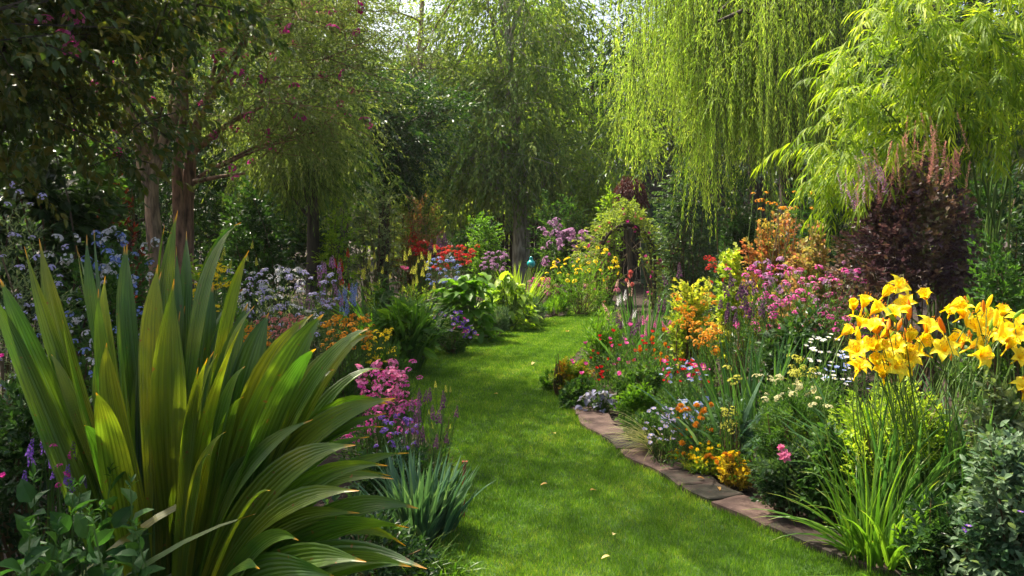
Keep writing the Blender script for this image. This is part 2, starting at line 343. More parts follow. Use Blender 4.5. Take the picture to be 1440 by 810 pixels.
# ---- strap leaves ----------------------------------------------------------------
def blades(mb, rng, N, c, rb, L, wd, lean=(5, 40), bend=(10, 70), az=(0, 360), K=6, cols=3, v=(.1, .9), prof='strap', fold=.25, pw=1.5, tw=.4):
    a = np.radians(rng.uniform(*az, N)); l0 = np.radians(rng.uniform(*lean, N)); bd = np.radians(rng.uniform(*bend, N))
    Ln = rng.uniform(*L, N); s = np.linspace(0, 1, K + 1)
    th = l0[:, None] + bd[:, None] * s[None] ** pw
    dv = np.stack([np.sin(th) * np.cos(a)[:, None], np.sin(th) * np.sin(a)[:, None], np.cos(th)], -1)
    ctr = np.concatenate([np.zeros((N, 1, 3)), np.cumsum((dv[:, 1:] + dv[:, :-1]) / 2, 1)], 1) * (Ln / K)[:, None, None]
    rr = rb * np.sqrt(rng.random(N)); ph = rng.uniform(0, 6.28, N)
    b0 = np.stack([rr * np.cos(ph), rr * np.sin(ph), np.zeros(N)], 1) * .6 + np.stack([np.cos(a), np.sin(a), 0 * a], 1) * rb * .4
    ctr = ctr + (np.asarray(c) + b0)[:, None]; ctr[..., 2] = np.maximum(ctr[..., 2], .015)
    twist = a[:, None] + np.pi / 2 + tw * rng.normal(size=(N, 1)) * (.4 + s[None])
    sd = np.stack([np.cos(twist), np.sin(twist), 0 * twist], -1)
    nm = np.cross(sd, dv)
    if prof == 'strap': w = (.55 + .45 * np.sin(np.pi * np.minimum(1, s * 1.3 + .1))) * np.sqrt(np.maximum(0, 1 - s ** 3))
    elif prof == 'lance': w = np.sin(np.pi * np.clip(s, 0, 1) ** .75) ** .8 + .12 * (1 - s)
    else: w = 1 - s ** 1.5
    w = np.maximum(w, .02) * wd
    x = np.linspace(-1, 1, cols)
    Wn = rng.uniform(.7, 1.15, N)
    Pn = ctr[:, :, None] + sd[:, :, None] * (x[None, None, :, None] * (w[None, :, None, None] / 2) * Wn[:, None, None, None]) \
        + nm[:, :, None] * (np.abs(x)[None, None, :, None] * w[None, :, None, None] * fold)
    mb.grid(Pn, rng.uniform(*v, N), s[None, :, None], ((x + 1) / 2)[None, None, :])
    return ctr[:, -1]

# ---- flower head meshes -----------------------------------------------------------
def fl_ring(mb, rng, c, n, r, wd, cup, z=UP, v=.5, mi=0, tm=None):
    z = nrm(z); x = nrm(np.cross(z, [.3, .8, .21])); y = np.cross(z, x)
    a = np.arange(n) * 6.2832 / n + rng.uniform(0, 6)
    d = np.cos(a)[:, None] * x + np.sin(a)[:, None] * y + z * cup
    mb.inst(tm or T_leaf(wd, .08, .6), np.repeat(np.asarray(c, float)[None], n, 0), frame(d, np.repeat(z[None], n, 0) + 1e-3, np.full(n, r) * rng.uniform(.9, 1.1, n)), np.clip(v + .2 * rng.normal(size=n), 0, 1), mi)
def H_floret(name, col, eye=None, n=5, k=14, fr=.36, flat=.45):
    rng = RNG(); mb = MB(); u = dirs(rng, k, .05)
    for q in u:
        c = q * [1, 1, flat + .2]; fl_ring(mb, rng, c, n, fr, .8, .25, q + [0, 0, .3], rng.random())
        if eye: fl_ring(mb, rng, c + q * .03, 4, fr * .25, 1, .6, q, .6, 1)
    mb.stems(np.tile([[0, 0, -.7]], (k, 1)), u * [1, 1, flat], .03, .02, 2, .5, rng, 2 if eye else 1)
    return mb.mesh(name, [C[col]] + ([C[eye]] if eye else []) + [STEM])
def H_pom(name, col, layers=4, n=9, eye=None):
    rng = RNG(); mb = MB()
    for k in range(layers):
        f = k / layers; fl_ring(mb, rng, (0, 0, .1 * k), n, 1 - .55 * f, .5, .1 + 1.3 * f, UP, .3 + .5 * f)
    if eye: fl_ring(mb, rng, (0, 0, .12), 6, .3, .9, .4, UP, .5, 1)
    return mb.mesh(name, [C[col], C[eye] if eye else STEM])
def H_spire(name, col, k=26, w=.16, fr=.11, tipc=None):
    rng = RNG(); mb = MB()
    for i in range(k):
        t = (i + .5) / k; a = i * 2.4; rr = w * (1 - .75 * t)
        q = np.array([math.cos(a), math.sin(a), .25])
        c = q * [rr, rr, 0] + [0, 0, t]
        fl_ring(mb, rng, c, 4, fr * (1.15 - .7 * t), .9, .5, q, rng.random(), 1 if (tipc and t > .72) else 0)
    mb.stems(np.array([[0, 0, -.25]]), np.array([[0, 0, .98]]), .02, .01, 3, .5, rng, 2 if tipc else 1)
    return mb.mesh(name, [C[col]] + ([C[tipc]] if tipc else []) + [STEM])
LILY = leaf('lily_petal', [(.86, .66, .008), (.92, .80, .03)], trans=.4, rough=.5, spec=.3, tint=(1.0, .97, .9), stripes=.35, tip=(.78, .38, .01), tips=.72)
def H_lily(name, col, opened=1.0):
    rng = RNG(); mb = MB(); K = 7
    s = np.linspace(0, 1, K); x = np.linspace(-1, 1, 5)
    for i in range(6):
        a = i * 1.0472 + (.1 if i % 2 else 0); wd = (.30 if i % 2 else .40) * np.sin(np.pi * np.clip(s * .9 + .1, 0, 1) ** 1.15) ** .8; wd[-1] = .01
        rad_ = .05 + .95 * opened * s ** 1.7; zz = 1.15 * s ** .8 - .62 * opened * s ** 3.5
        er = np.array([math.cos(a), math.sin(a), 0]); et = np.array([-math.sin(a), math.cos(a), 0])
        Pn = er * rad_[:, None, None] + UP * zz[:, None, None] + et * (x[None, :, None] * wd[:, None, None]) \
            + (er * -.10 + UP * .10) * (np.abs(x)[None, :, None] * (.4 + .8 * s[:, None, None])) + UP * (.035 * np.sin(11 * s + i)[:, None, None] * np.abs(x)[None, :, None])
        mb.grid(Pn[None], [rng.uniform(0, 1)], (1 - s)[None, :, None], ((x + 1) / 2)[None, None, :])
    for i in range(6):
        a = i * 1.05 + .4; tp = np.array([.22 * math.cos(a), .22 * math.sin(a), 1.15])
        mb.stems(np.array([[0, 0, .1]]), tp[None], .012, .05, 4, .5, rng); mb.box(tp, (.04, .04, .1), a, .5, 1)
    mb.stems(np.array([[0, 0, -.75]]), np.array([[0, 0, .12]]), .06, .0, 2, .5, rng, 0, 1.2)
    return mb.mesh(name, [LILY if col == 'yellow' else C[col], C['orange'], STEM], smooth=True)
def H_bud(name, mat, L=1.0, r=.13):
    mb = MB(); t = np.linspace(0, 1, 8); mb.tube(np.stack([.06 * np.sin(3 * t), 0 * t, L * t], 1), r * np.sin(np.pi * np.clip(t * .93 + .05, 0, 1)) ** .7 + .01, 7)
    return mb.mesh(name, mat, smooth=True)
def H_cup(name, col, n=5, cup=.7, eye=None):
    rng = RNG(); mb = MB(); tm = T_oval(.95, 4, .25, -.35, .62, .02)
    for k in range(2): fl_ring(mb, rng, (0, 0, .02 * k), n, 1 - .2 * k, .9, cup + .5 * k, UP, .5, 0, tm)
    if eye: fl_ring(mb, rng, (0, 0, .12), 6, .35, .9, .8, UP, .5, 1)
    return mb.mesh(name, [C[col], C[eye] if eye else STEM], smooth=True)
def H_single(name, col, eye='yellow', n=5):
    rng = RNG(); mb = MB(); fl_ring(mb, rng, (0, 0, 0), n, 1, .85 if n < 7 else .4, .25); fl_ring(mb, rng, (0, 0, .05), 5, .3, .9, .5, UP, .5, 1)
    return mb.mesh(name, [C[col], C[eye]])
HM = {}
for c in ('pink', 'mauve', 'lilac', 'white', 'blue', 'rose', 'magenta', 'cream', 'lemon', 'orange', 'yellow', 'violet', 'red', 'coral'):
    HM['um_' + c] = H_floret('flower_head', c)
for c in ('orange', 'yellow', 'red', 'rose', 'coral'): HM['pom_' + c] = H_pom('flower', c)
for c in ('pink', 'violet', 'plum', 'coral', 'white', 'lemon', 'red', 'peach', 'mauve', 'blue', 'magenta'): HM['sp_' + c] = H_spire('flower_spike', c)
for c in ('red', 'coral', 'pink', 'rose', 'magenta', 'orange', 'violet'): HM['cup_' + c] = H_cup('flower', c, eye='yellow')
for c in ('white', 'blue', 'lilac', 'violet', 'yellow', 'magenta', 'pink', 'red', 'rose'): HM['st_' + c] = H_single('flower', c, 'orange' if c == 'yellow' else 'yellow')
HM['lily'] = H_lily('flower', 'yellow'); HM['lily_wide'] = H_lily('flower', 'yellow', 1.2); HM['lily_slim'] = H_lily('flower', 'yellow', .4); HM['lily_half'] = H_lily('flower', 'yellow', .62); HM['lily_o'] = H_lily('flower', 'orange', .45)
HM['bud_g'] = H_bud('bud', LIME); HM['bud_y'] = H_bud('bud', C['yellow']); HM['bud_o'] = H_bud('bud', C['orange'])

# ------------------------------------------------------------------ ground, lawn, edging
LE = np.array([(425, 797), (434, 806), (445, 797), (455, 742), (467, 680), (485, 615), (505, 580), (530, 558), (560, 556), (590, 580), (620, 606), (660, 625), (700, 632), (740, 632), (780, 618), (810, 600), (900, 520), (1100, 300)], float)
RE = np.array([(425, 862), (440, 858), (460, 845), (490, 812), (530, 778), (560, 786), (580, 802), (600, 816), (625, 850), (655, 890), (695, 962), (740, 1045), (775, 1130), (810, 1232), (900, 1520), (1100, 2100)], float)
def edge(E):
    d = CH * F / (E[:, 0] - HY); x = (E[:, 1] - 720) / F * d; return d[::-1], x[::-1]
dl, xl = edge(LE); dr, xr = edge(RE)
ys = np.linspace(2.3, 18.1, 200)
xL = np.interp(ys, dl, xl); xR = np.interp(ys, dr, xr)
k5 = np.ones(5) / 5; xL = np.convolve(np.pad(xL, 2, 'edge'), k5, 'valid'); xR = np.convolve(np.pad(xR, 2, 'edge'), k5, 'valid')
mb = MB(); mb.add([[-120, -20, 0], [120, -20, 0], [120, 200, 0], [-120, 200, 0]], [[0, 1, 2, 3]]); struct('ground', mb, SOIL)
mb = MB(); ff = np.linspace(0, 1, 9)
mb.grid(np.stack([xL[:, None] * (1 - ff) + xR[:, None] * ff, ys[:, None] + 0 * ff, np.full((200, 9), .012)], -1)[None], [.5], .5); struct('lawn', mb, TURF)
# grass blades: short mown turf
rng = RNG(); NG = 420000
dd = 2.9 * (18.0 / 2.9) ** (rng.random(NG) ** 1.15)
wl = np.interp(dd, ys, xL); wr = np.interp(dd, ys, xR); keep = rng.random(NG) < np.clip((wr - wl) / 2.4, .15, 1)
dd, wl, wr = dd[keep], wl[keep], wr[keep]; n = len(dd)
gx = wl - .03 + (wr - wl + .075) * rng.random(n); gx = gx + .025 * np.sin(dd * 23) * np.sin(dd * 7.3) * (gx > wr - .05)
h = rng.uniform(.014, .032, n) * np.where(np.minimum(gx - wl, wr - gx) < .05, 1.4, 1) * (1 + .25 * np.sin(gx * 13 + dd * 7) * np.sin(dd * 11)); wdt = .0030 * (dd / 3.2) ** .85
a = rng.uniform(0, 6.28, n); ln = rng.uniform(.1, .8, n)
b = np.stack([gx, dd, np.full(n, .010)], 1); sd = np.stack([np.cos(a), np.sin(a), 0 * a], 1) * wdt[:, None] / 2
a2 = rng.uniform(0, 6.28, n); tp = b + np.stack([np.cos(a2) * ln * h, np.sin(a2) * ln * h, h], 1)
V = np.stack([b - sd, b + sd, tp], 1).reshape(-1, 3)
pat = np.sin(gx * 3.1 + 1 + np.sin(dd * 1.7)) * np.sin(dd * 2.3) * .15 + np.sin(gx * 11 + dd * 4) * np.sin(dd * 9 - gx * 5) * .12 + np.sin(gx * 31 + 3 * np.sin(dd * 17)) * np.sin(dd * 27) * .08
vv = np.clip(.42 + pat + .2 * rng.normal(size=n), 0, 1)
mb = MB(); mb.add(V, np.arange(3 * n).reshape(-1, 3), np.repeat(vv, 3), np.tile([0, 0, 1.0], n))
tag(link('grass', mb.mesh('grass', GR)), 'short mown green grass of the curving garden lawn', 'grass', kind='stuff')
# edging stones: irregular flat stones laid along the right side of the lawn
rng = RNG(); mb = MB()
d0 = 6.95; i = 0
while d0 > 2.5:
    step = rng.uniform(.24, .42); da, db = d0, d0 - step
    xa, xb = np.interp(da, ys, xR) + .005, np.interp(db, ys, xR) + .005
    tn = nrm(np.array([xb - xa, db - da])); nn = np.array([-tn[1], tn[0]])
    if nn[0] < 0: nn = -nn
    W = .235 + .02 * rng.normal(); z = .044 + .006 * rng.random()
    c0, c1 = np.array([xa, da]) + tn * .008, np.array([xb, db]) - tn * .008
    rows = []
    ss = np.array([0, .001, .03, .25, .5, .75, .97, .999, 1]); tt = np.array([0, .001, .035, .25, .5, .75, .965, .999, 1])
    for u_ in tt:
        row = []
        for s_ in ss:
            q = c0 * (1 - s_) + c1 * s_ + nn * (u_ * W) + rng.normal(size=2) * (.006 if .1 < s_ < .9 and .1 < u_ < .9 else 0) + nn * .02 * math.sin(3 * s_ + i * 2.3) + tn * .014 * math.sin(5 * u_ + i * 1.7)
            e = min(s_, 1 - s_, u_, 1 - u_)
            row.append([q[0], q[1], z + (-.05 if e == 0 else -.006 if e < .01 else 0) + (.004 * rng.normal() if e > .1 else 0)])
        rows.append(row)
    G = np.array(rows); 
    G2 = G.copy()
    mb.grid(G[None], [rng.random()], .5)
    # a rounded inner loop just inside the rim
    d0 -= step; i += 1
struct('path', mb, STONE)

# ------------------------------------------------------------------ air
def haze():
    mb = MB(); mb.box((0, 28, 12), (90, 70, 26)); m, t, N, L = newmat('haze')
    v = N.new('ShaderNodeVolumePrincipled'); v.inputs['Color'].default_value = (.95, .95, .85, 1); v.inputs['Density'].default_value = .0004; v.inputs['Anisotropy'].default_value = .35
    o = N.new('ShaderNodeOutputMaterial'); L.new(v.outputs[0], o.inputs['Volume'])
    tag(link('haze', mb.mesh('haze', m)), 'thin sunlit summer air between the camera and the far trees', 'haze', kind='stuff')
haze()

# ------------------------------------------------------------------ trees
def limb_pts(a, b, rng, k=7, sag=.12, wig=.05):
    t = np.linspace(0, 1, k)[:, None]; a = np.asarray(a, float); b = np.asarray(b, float); L = np.linalg.norm(b - a)
    return a + (b - a) * t + np.array([0, 0, 1]) * sag * L * np.sin(np.pi * t) + np.concatenate([np.zeros((1, 3)), np.cumsum(rng.normal(size=(k - 1, 3)) * wig * L / 3, 0)]) * t
def crown_boughs(rng, ells):
    out = []; ax = []
    for (c, r, n) in ells:
        u = dirs(rng, n); rho = .35 + .65 * rng.random(n) ** .5; lf = lump(rng)
        out.append(np.asarray(c) + u * np.asarray(r) * (rho * lf(u))[:, None]); ax.append(u)
    return np.concatenate(out), np.concatenate(ax)
def tree(name, label, cat, base, trunkpts, r0, ells, mat, tm, ll, per, nl, L, bm=BARKD, spread=.35, droop=.3, ld=.2, ang=50, limbs=14, r1=.3, group=None, up=.2, jit=.6, flat=False, out=.8, extra=None, v=(.15, .85), twigs=.15, hang=0, clear=None):
    rng = RNG(); root = thing(name, label, cat, base, group)
    t = MB(); tp = np.asarray(trunkpts, float); k = 14
    s = np.linspace(0, 1, len(tp)); si = np.linspace(0, 1, k)
    pts = np.stack([np.interp(si, s, tp[:, j]) for j in range(3)], 1); pts[1:-1] = (pts[:-2] + 2 * pts[1:-1] + pts[2:]) / 4
    rr = r0 * (1 - (1 - r1) * si); rr[0] *= 1.35
    t.tube(pts, rr, 12, .5, 0, .07, rng)
    if extra:
        for (pl, ra, rb) in extra:
            pl = np.asarray(pl, float); kk = len(pl) * 3; q = np.linspace(0, 1, len(pl)); qi = np.linspace(0, 1, kk)
            pp = np.stack([np.interp(qi, q, pl[:, j]) for j in range(3)], 1); pp[1:-1] = (pp[:-2] + 2 * pp[1:-1] + pp[2:]) / 4
            t.tube(pp, np.linspace(ra, rb, kk), 9, .5, 0, .07, rng)
    B, U = crown_boughs(rng, ells)
    if clear:
        bx = 720 + B[:, 0] / B[:, 1] * F; by = HY - (B[:, 2] - CH) / B[:, 1] * F
        ok = ~((bx > clear[0]) & (bx < clear[1]) & (by > clear[2]) & (by < 340) & (B[:, 1] < base[1] + .3)); B, U = B[ok], U[ok]
    sel = rng.choice(len(B), min(limbs, len(B)), replace=False)
    for i in sel:
        low = pts[(pts[:, 2] < B[i][2] - .1)]
        st = low[rng.integers(len(low) // 2, len(low))] if len(low) > 2 else pts[-1]
        lp = limb_pts(st, B[i], rng, 7, .06); t.tube(lp, np.linspace(r0 * .28, r0 * .05, 7), 6, .5, 0, .05, rng)
        m = rng.integers(2, 5)
        nb = np.argsort(((B - B[i]) ** 2).sum(1))[1:1 + m]
        for j in nb: t.tube(limb_pts(lp[4], B[j], rng, 5, .05), np.linspace(r0 * .1, r0 * .03, 5), 4)
    N = len(B) * per; idx = np.repeat(np.arange(len(B)), per)
    off = rng.normal(size=(N, 3)) * spread * [1, 1, .55 if not hang else .5]
    p = B[idx] + off
    A = nrm(U[idx] * out + off / spread * .35 + [0, 0, up] + .4 * rng.normal(size=(N, 3)))
    if hang: A = nrm(A * (1 - hang) + np.array([0, 0, -1.0]) * hang)
    bv = rng.uniform(*v, len(B)); var = np.clip(bv[idx] + .1 * rng.normal(size=N), 0, 1)
    c = MB(); sprigs(c, rng, p, A, L * rng.uniform(.6, 1.3, N), nl, ll, tm, ang, droop, ld, var, jit, flat)
    part('crown', c, mat, root)
    if twigs:
        k = rng.choice(N, int(N * twigs), replace=False)
        t.stems(B[idx[k]], p[k] + A[k] * L * .6, .004 + .05 * r0 * .5, .05, 3, .5, rng)
    part('trunk', t, bm, root, True)
    return root, B, p, A
def seglist(l, d): return [P(x, y, d + (q[0] if q else 0)) for x, y, *q in l]

# --- far woodland closing the garden
def woodland():
    rng = RNG(); mb = MB(); n = 6500
    x = rng.uniform(-32, 32, n); top = 11.0 + 2.2 * np.sin(x * .35 + 1) + 1.5 * np.sin(x * .9) + np.abs(x) * .12 + np.clip(-x - 6, 0, 10) * .9
    top = np.where((x > 2.5) & (x < 5.5), 9.0, top)
    z = top * rng.random(n) ** .7; y = 46 + rng.uniform(-3, 5, n) + 2 * np.sin(x * .7)
    Cn = np.stack([x, y, z], 1) 
    A = nrm(np.stack([rng.normal(size=n), -1 + 0 * x, .4 + .5 * rng.normal(size=n)], 1))
    sprigs(mb, rng, Cn, A, 1.6, 16, .62, TL, 60, .3, .2, None, .7)
    tag(link('woodland', mb.mesh('woodland', OLIVE)), 'far-off wood of mixed green trees closing off the garden', 'woodland', kind='stuff')
woodland()

def simple_tree(name, label, cat, px, d, ytop, ybot, wpx, mat, ll, nb, per, nl, L, r0=.15, tm=TL, bm=BARKD, **kw):
    b = np.array([(px - 720) / F * d, d, 0]); zt = CH - (ytop - HY) / F * d; zb = CH - (ybot - HY) / F * d; rx = wpx / F * d / 2
    cz = (zt + zb) / 2
    return tree(name, label, cat, b, [b, b + [.1, 0, zb * .6 + .4], b + [0, 0, cz], b + [.1, 0, zt * .9]], r0,
                [((b[0], d, cz), (rx, rx * .8, (zt - zb) / 2), nb)], mat, tm, ll, per, nl, L, bm, **kw)
BGG = 'trees at the back of the garden'
simple_tree('broadleaf_tree', 'pale sunlit olive tree at the back left, against the bright sky', 'tree', 480, 27, -120, 240, 230, LIME, .16, 42, 26, 9, .8, .22, group=BGG, spread=.6)
simple_tree('broadleaf_tree', 'thin grey-green tree with pale leaning branches left of the weeping centre tree', 'tree', 590, 25, -60, 230, 190, GREY, .11, 46, 20, 9, .7, .16, bm=BARKG, group=BGG, spread=.55)
simple_tree('broadleaf_tree', 'dark layered tree with dense foliage behind the olive shrubs, left of centre', 'tree', 535, 18, 105, 265, 150, DARK, .11, 60, 34, 9, .5, .16, group=BGG, spread=.32)
simple_tree('broadleaf_tree', 'deep green tree filling the gap left of the pale olive tree', 'tree', 360, 17, 20, 330, 260, MID, .12, 80, 34, 9, .6, .2, group=BGG, spread=.45)
simple_tree('broadleaf_tree', 'light green tree between the weeping centre tree and the willow', 'tree', 830, 30, 60, 330, 150, LIME, .17, 50, 26, 9, .7, .2, group=BGG, spread=.55)
simple_tree('broadleaf_tree', 'dark tall tree standing behind the willow at the back right', 'tree', 1060, 22, -260, 330, 330, DEEP, .16, 110, 30, 9, .8, .3, group=BGG, spread=.6)
simple_tree('broadleaf_tree', 'dark olive tree above the golden bamboo at the top right', 'tree', 1330, 13, -300, 250, 420, DEEP, .10, 120, 30, 10, .5, .2, group=BGG, spread=.42)
simple_tree('broadleaf_tree', 'dark green tree behind the two flowering trunks at the left', 'tree', 180, 14, 20, 400, 460, DARK, .11, 120, 32, 10, .55, .2, group=BGG, spread=.45)

# --- centre weeping tree
d = 25.0; b = P(733, 0, d) * [1, 1, 0]
tree('weeping_tree', 'tall weeping tree with pale upper trunk standing at the end of the lawn', 'tree', b,
     [b, P(733, 340, d), P(730, 290, d), P(722, 190, d), P(716, 90, d), P(712, -30, d)], .24,
     [(P(725, 30, d), (2.3, 1.8, 2.6), 46), (P(720, 165, d), (2.75, 2.0, 1.7), 58), (P(725, 228, d), (2.8, 1.9, .8), 42), (P(640, 240, d), (1.0, 1.0, 1.2), 12), (P(715, -120, d), (1.7, 1.6, 2), 18)],
     BIRCH, T_leaf(.38, .05), .18, 26, 13, .95, BARKP, .48, .45, .35, 45, 22, .25, hang=.28, up=-.1, extra=[(seglist([(733, 400), (734, 330), (731, 285)], d - .02), .27, .24)])

# --- willow, right
def willow():
    rng = RNG(); d = 12.5; base = P(1120, 0, d + .8) * [1, 1, 0]
    root = thing('willow_tree', 'golden weeping willow hanging long strands over the right flower bed', 'tree', base)
    t = MB(); tr = [base, P(1118, 300, d + .8), P(1105, 120, d + .7), P(1085, -20, d + .5), P(1060, -200, d + .3)]
    t.tube(np.array(tr), [.26, .22, .17, .13, .07], 12, .5, 0, .07, rng)
    arch = []
    for (x, y, dy) in [(860, -60, 0), (905, -90, .6), (950, -40, -.6), (985, -150, .3), (1010, 20, -1), (1060, -20, -1.2), (1110, -60, -1), (1150, 10, -.6), (1170, -90, .4), (930, -200, .5), (1040, -240, 0), (1130, -200, 0), (1200, -120, .6), (870, 0, .8), (1000, 60, .9), (1090, 70, .3)]:
        e = P(x, y, d + dy); st = np.array(tr[2]) * .6 + np.array(tr[3]) * .4 if y > -50 else np.array(tr[3])
        lp = limb_pts(st, e, rng, 9, .22, .02); t.tube(lp, np.linspace(.08, .02, 9), 6); arch.append(lp)
    t.tube(np.array([P(1100, 100, d + .6), P(1085, 24, d - .4), P(1045, 15, d - 1.0), P(1010, 30, d - 1.3)]), [.07, .05, .035, .02], 6)
    t.tube(np.array([P(1105, 210, d + .7), P(1130, 172, d), P(1165, 165, d - .5)]), [.07, .05, .03], 6)
    A = np.concatenate([a[3:] for a in arch]); N = 1250
    cc_ = A[rng.integers(0, len(A), 130)] + rng.normal(size=(130, 3)) * [.42, .6, .3]; s = cc_[rng.integers(0, 130, N)] + rng.normal(size=(N, 3)) * [.22, .2, .25]
    px = 720 + s[:, 0] / s[:, 1] * F; py = HY - (s[:, 2] - CH) / s[:, 1] * F
    bot = np.interp(px, [835, 850, 880, 900, 925, 945, 975, 998, 1012, 1040, 1065, 1080, 1110, 1160, 1200], [120, 175, 215, 240, 200, 190, 205, 250, 240, 225, 235, 240, 270, 270, 200])
    bot = bot - 18 + rng.normal(size=N) * 30 - rng.random(N) ** 2 * 180
    L = np.clip((bot - py) / F * s[:, 1], .35, 4.2)
    keep = (px > 846); s, L, px = s[keep], L[keep], px[keep]
    # the two long tails that reach the shrubs
    ex = []; exl = []
    for (x, yb, k, w) in [(997, 345, 26, 9), (1071, 305, 16, 6), (985, 300, 10, 8), (893, 262, 10, 7), (888, 300, 4, 3), (1003, 275, 18, 12)]:
        for _ in range(k):
            q = P(x + rng.normal() * w, 40 + rng.uniform(-40, 60), d - .3 + rng.normal() * .25); zb = CH - (yb - rng.random() ** 1.2 * 90 - HY) / F * d
            ex.append(q); exl.append(q[2] - zb)
    s = np.concatenate([s, ex]); L = np.concatenate([L, exl]); N = len(s)
    dr = np.stack([rng.normal(size=N) * .10, rng.normal(size=N) * .15, -np.ones(N)], 1)
    c = MB(); var = np.clip(.45 + .18 * rng.normal(size=N), 0, 1)
    for lo, hi, nl in [(0, 1.2, 34), (1.2, 2.2, 62), (2.2, 6, 95)]:
        m = (L >= lo) & (L < hi); sprigs(c, rng, s[m], dr[m], L[m], nl, .085, T_leaf(.17, .03), 50, .0, .3, var[m], 1.0, up=.2)
    K2 = 1900; f = rng.random(K2); i2 = rng.integers(0, N, K2); q2 = s[i2] + nrm(dr[i2]) * (L[i2] * f * .85)[:, None] + rng.normal(size=(K2, 3)) * [.1, .1, .05]
    sprigs(c, rng, q2, np.stack([rng.normal(size=K2), rng.normal(size=K2) - .3, -.5 + .4 * rng.normal(size=K2)], 1), rng.uniform(.3, .7, K2), 22, .085, T_leaf(.16, .03), 50, .75, .3, np.clip(.5 + .2 * rng.normal(size=K2), 0, 1), 1.0, up=.2)
    part('crown', c, WILLOW, root)
    t.stems(s, s + nrm(dr) * L[:, None], .0035, .02, 4, .5, rng); part('trunk', t, BARKD, root, True)
willow()

# --- golden bamboo-like shrub, right
def golden():
    rng = RNG(); d = 6.6; base = P(1370, 0, d + .9) * [1, 1, 0]
    root = thing('golden_bamboo', 'bright lime bamboo with long narrow leaves arching in from the right edge', 'bamboo', base)
    cm = MB(); ends = []
    tips = [(1145, 205), (1150, 250), (1175, 130), (1165, 100), (1195, 165), (1210, 60), (1250, 30), (1230, 110), (1205, 215), (1190, 275), (1240, 190), (1290, 85), (1300, 25), (1270, 140), (1330, 60), (1350, 20), (1350, 120), (1310, 165), (1390, 40), (1400, 100), (1430, 20), (1440, 70), (1420, 150), (1380, 175), (1260, 230), (1480, 100), (1500, 30), (1480, 180), (1240, -20), (1320, -30), (1400, -40), (1480, -40), (1360, 70), (1445, 110), (1270, 60), (1225, 250), (1170, 230)]
    for (x, y) in tips:
        e = P(x, y, d + rng.uniform(-.5, .6)); b0 = base + rng.normal(size=3) * [.2, .2, 0]
        t = np.linspace(0, 1, 9)[:, None]; apex = np.array([b0[0] * .45 + e[0] * .55, b0[1] * .5 + e[1] * .5, e[2] + .45])
        c = (1 - t) ** 2 * b0 + 2 * t * (1 - t) * apex + t ** 2 * e
        cm.tube(c, np.linspace(.012, .003, 9), 5); ends.append(c)
    part('cane', cm, STEM, root)
    Cn = []; A = []
    for c in ends:
        for k in range(22):
            f = rng.uniform(.48, 1.0) ** .8; i = min(int(f * 8), 7); q = c[i] + (c[i + 1] - c[i]) * (f * 8 - i)
            Cn.append(q + rng.normal(size=3) * [.14, .14, .1]); A.append(nrm(c[i + 1] - c[i]) * .7 + rng.normal(size=3) * .5 + [-.15, -.25, -.1])
    Cn = np.array(Cn); A = nrm(np.array(A)); mb = MB()
    sprigs(mb, rng, Cn, A, .32, 15, .15, TB, 52, .35, .3, np.clip(.5 + .2 * rng.normal(size=len(Cn)), 0, 1), .35, flat=True)
    part('foliage', mb, GOLDB, root)
golden()

# --- two flowering trees at the left
d = 8.6
bA = P(226, 0, d) * [1, 1, 0]
rtA, BA, pA, AA = tree('flowering_tree', 'forked grey-brown tree at left with magenta blossom, the left one of the two trunks', 'tree', bA,
     seglist([(230, 530), (222, 380), (216, 310), (210, 255), (222, 222), (236, 185), (250, 150), (262, 105), (262, 40)], d), .09,
     [(P(200, 30, d), (1.1, 1.3, .8), 52), (P(120, 100, d), (.6, .9, .5), 14), (P(235, -120, d - .6), (1.9, 1.9, .9), 16), (P(230, 120, d - .3), (.6, .6, .4), 10)],
     leaf('leaf_bush', [(.07, .11, .035), (.12, .165, .055), (.19, .23, .08)]), T_leaf(.36, .06), .055, 34, 12, .3, BARKG, .24, .25, .2, 50, 6, .35,
     extra=[(seglist([(212, 262), (200, 225), (197, 195), (182, 165), (178, 120)], d), .075, .03), (seglist([(224, 222), (215, 190), (228, 150)], d), .05, .02), (seglist([(262, 110), (235, 60), (215, 25)], d), .05, .02)], group='pair of flowering trees at the left', clear=(165, 330, 55), twigs=0)
bB = P(268, 0, d + .5) * [1, 1, 0]
rtB, BB, pB, AB = tree('flowering_tree', 'reddish twin-stemmed tree with magenta blossom, the right one of the two trunks', 'tree', bB,
     seglist([(262, 520), (262, 320), (264, 265), (268, 215), (280, 165), (292, 130), (318, 100), (345, 60)], d + .5), .085,
     [(P(360, 80, d + .4), (1.15, 1.2, .95), 62), (P(440, 130, d + .6), (.6, .9, .65), 18), (P(300, -100, d), (1.8, 1.8, .9), 14), (P(330, 180, d + .2), (.7, .7, .4), 12), (P(400, -20, d + .2), (1.0, 1.2, .7), 20), ((-1.7, 8.6, 5.4), (1.6, 1.8, .5), 22), ((-2.0, 6.6, 5.2), (1.2, 1.2, .35), 20)],  # high boughs over the lawn are added out of view to dapple it
     _mc['leaf_bush'], T_leaf(.36, .06), .055, 34, 12, .3, BARKR, .24, .25, .2, 50, 6, .35,
     extra=[(seglist([(258, 420), (252, 300), (249, 235), (255, 190), (262, 150), (258, 80)], d + .4), .07, .03), (seglist([(270, 215), (300, 190), (335, 165), (370, 150)], d + .5), .05, .015), (seglist([(272, 256), (310, 248), (345, 244)], d + .1), .028, .012)], group='pair of flowering trees at the left', clear=(165, 340, 75))
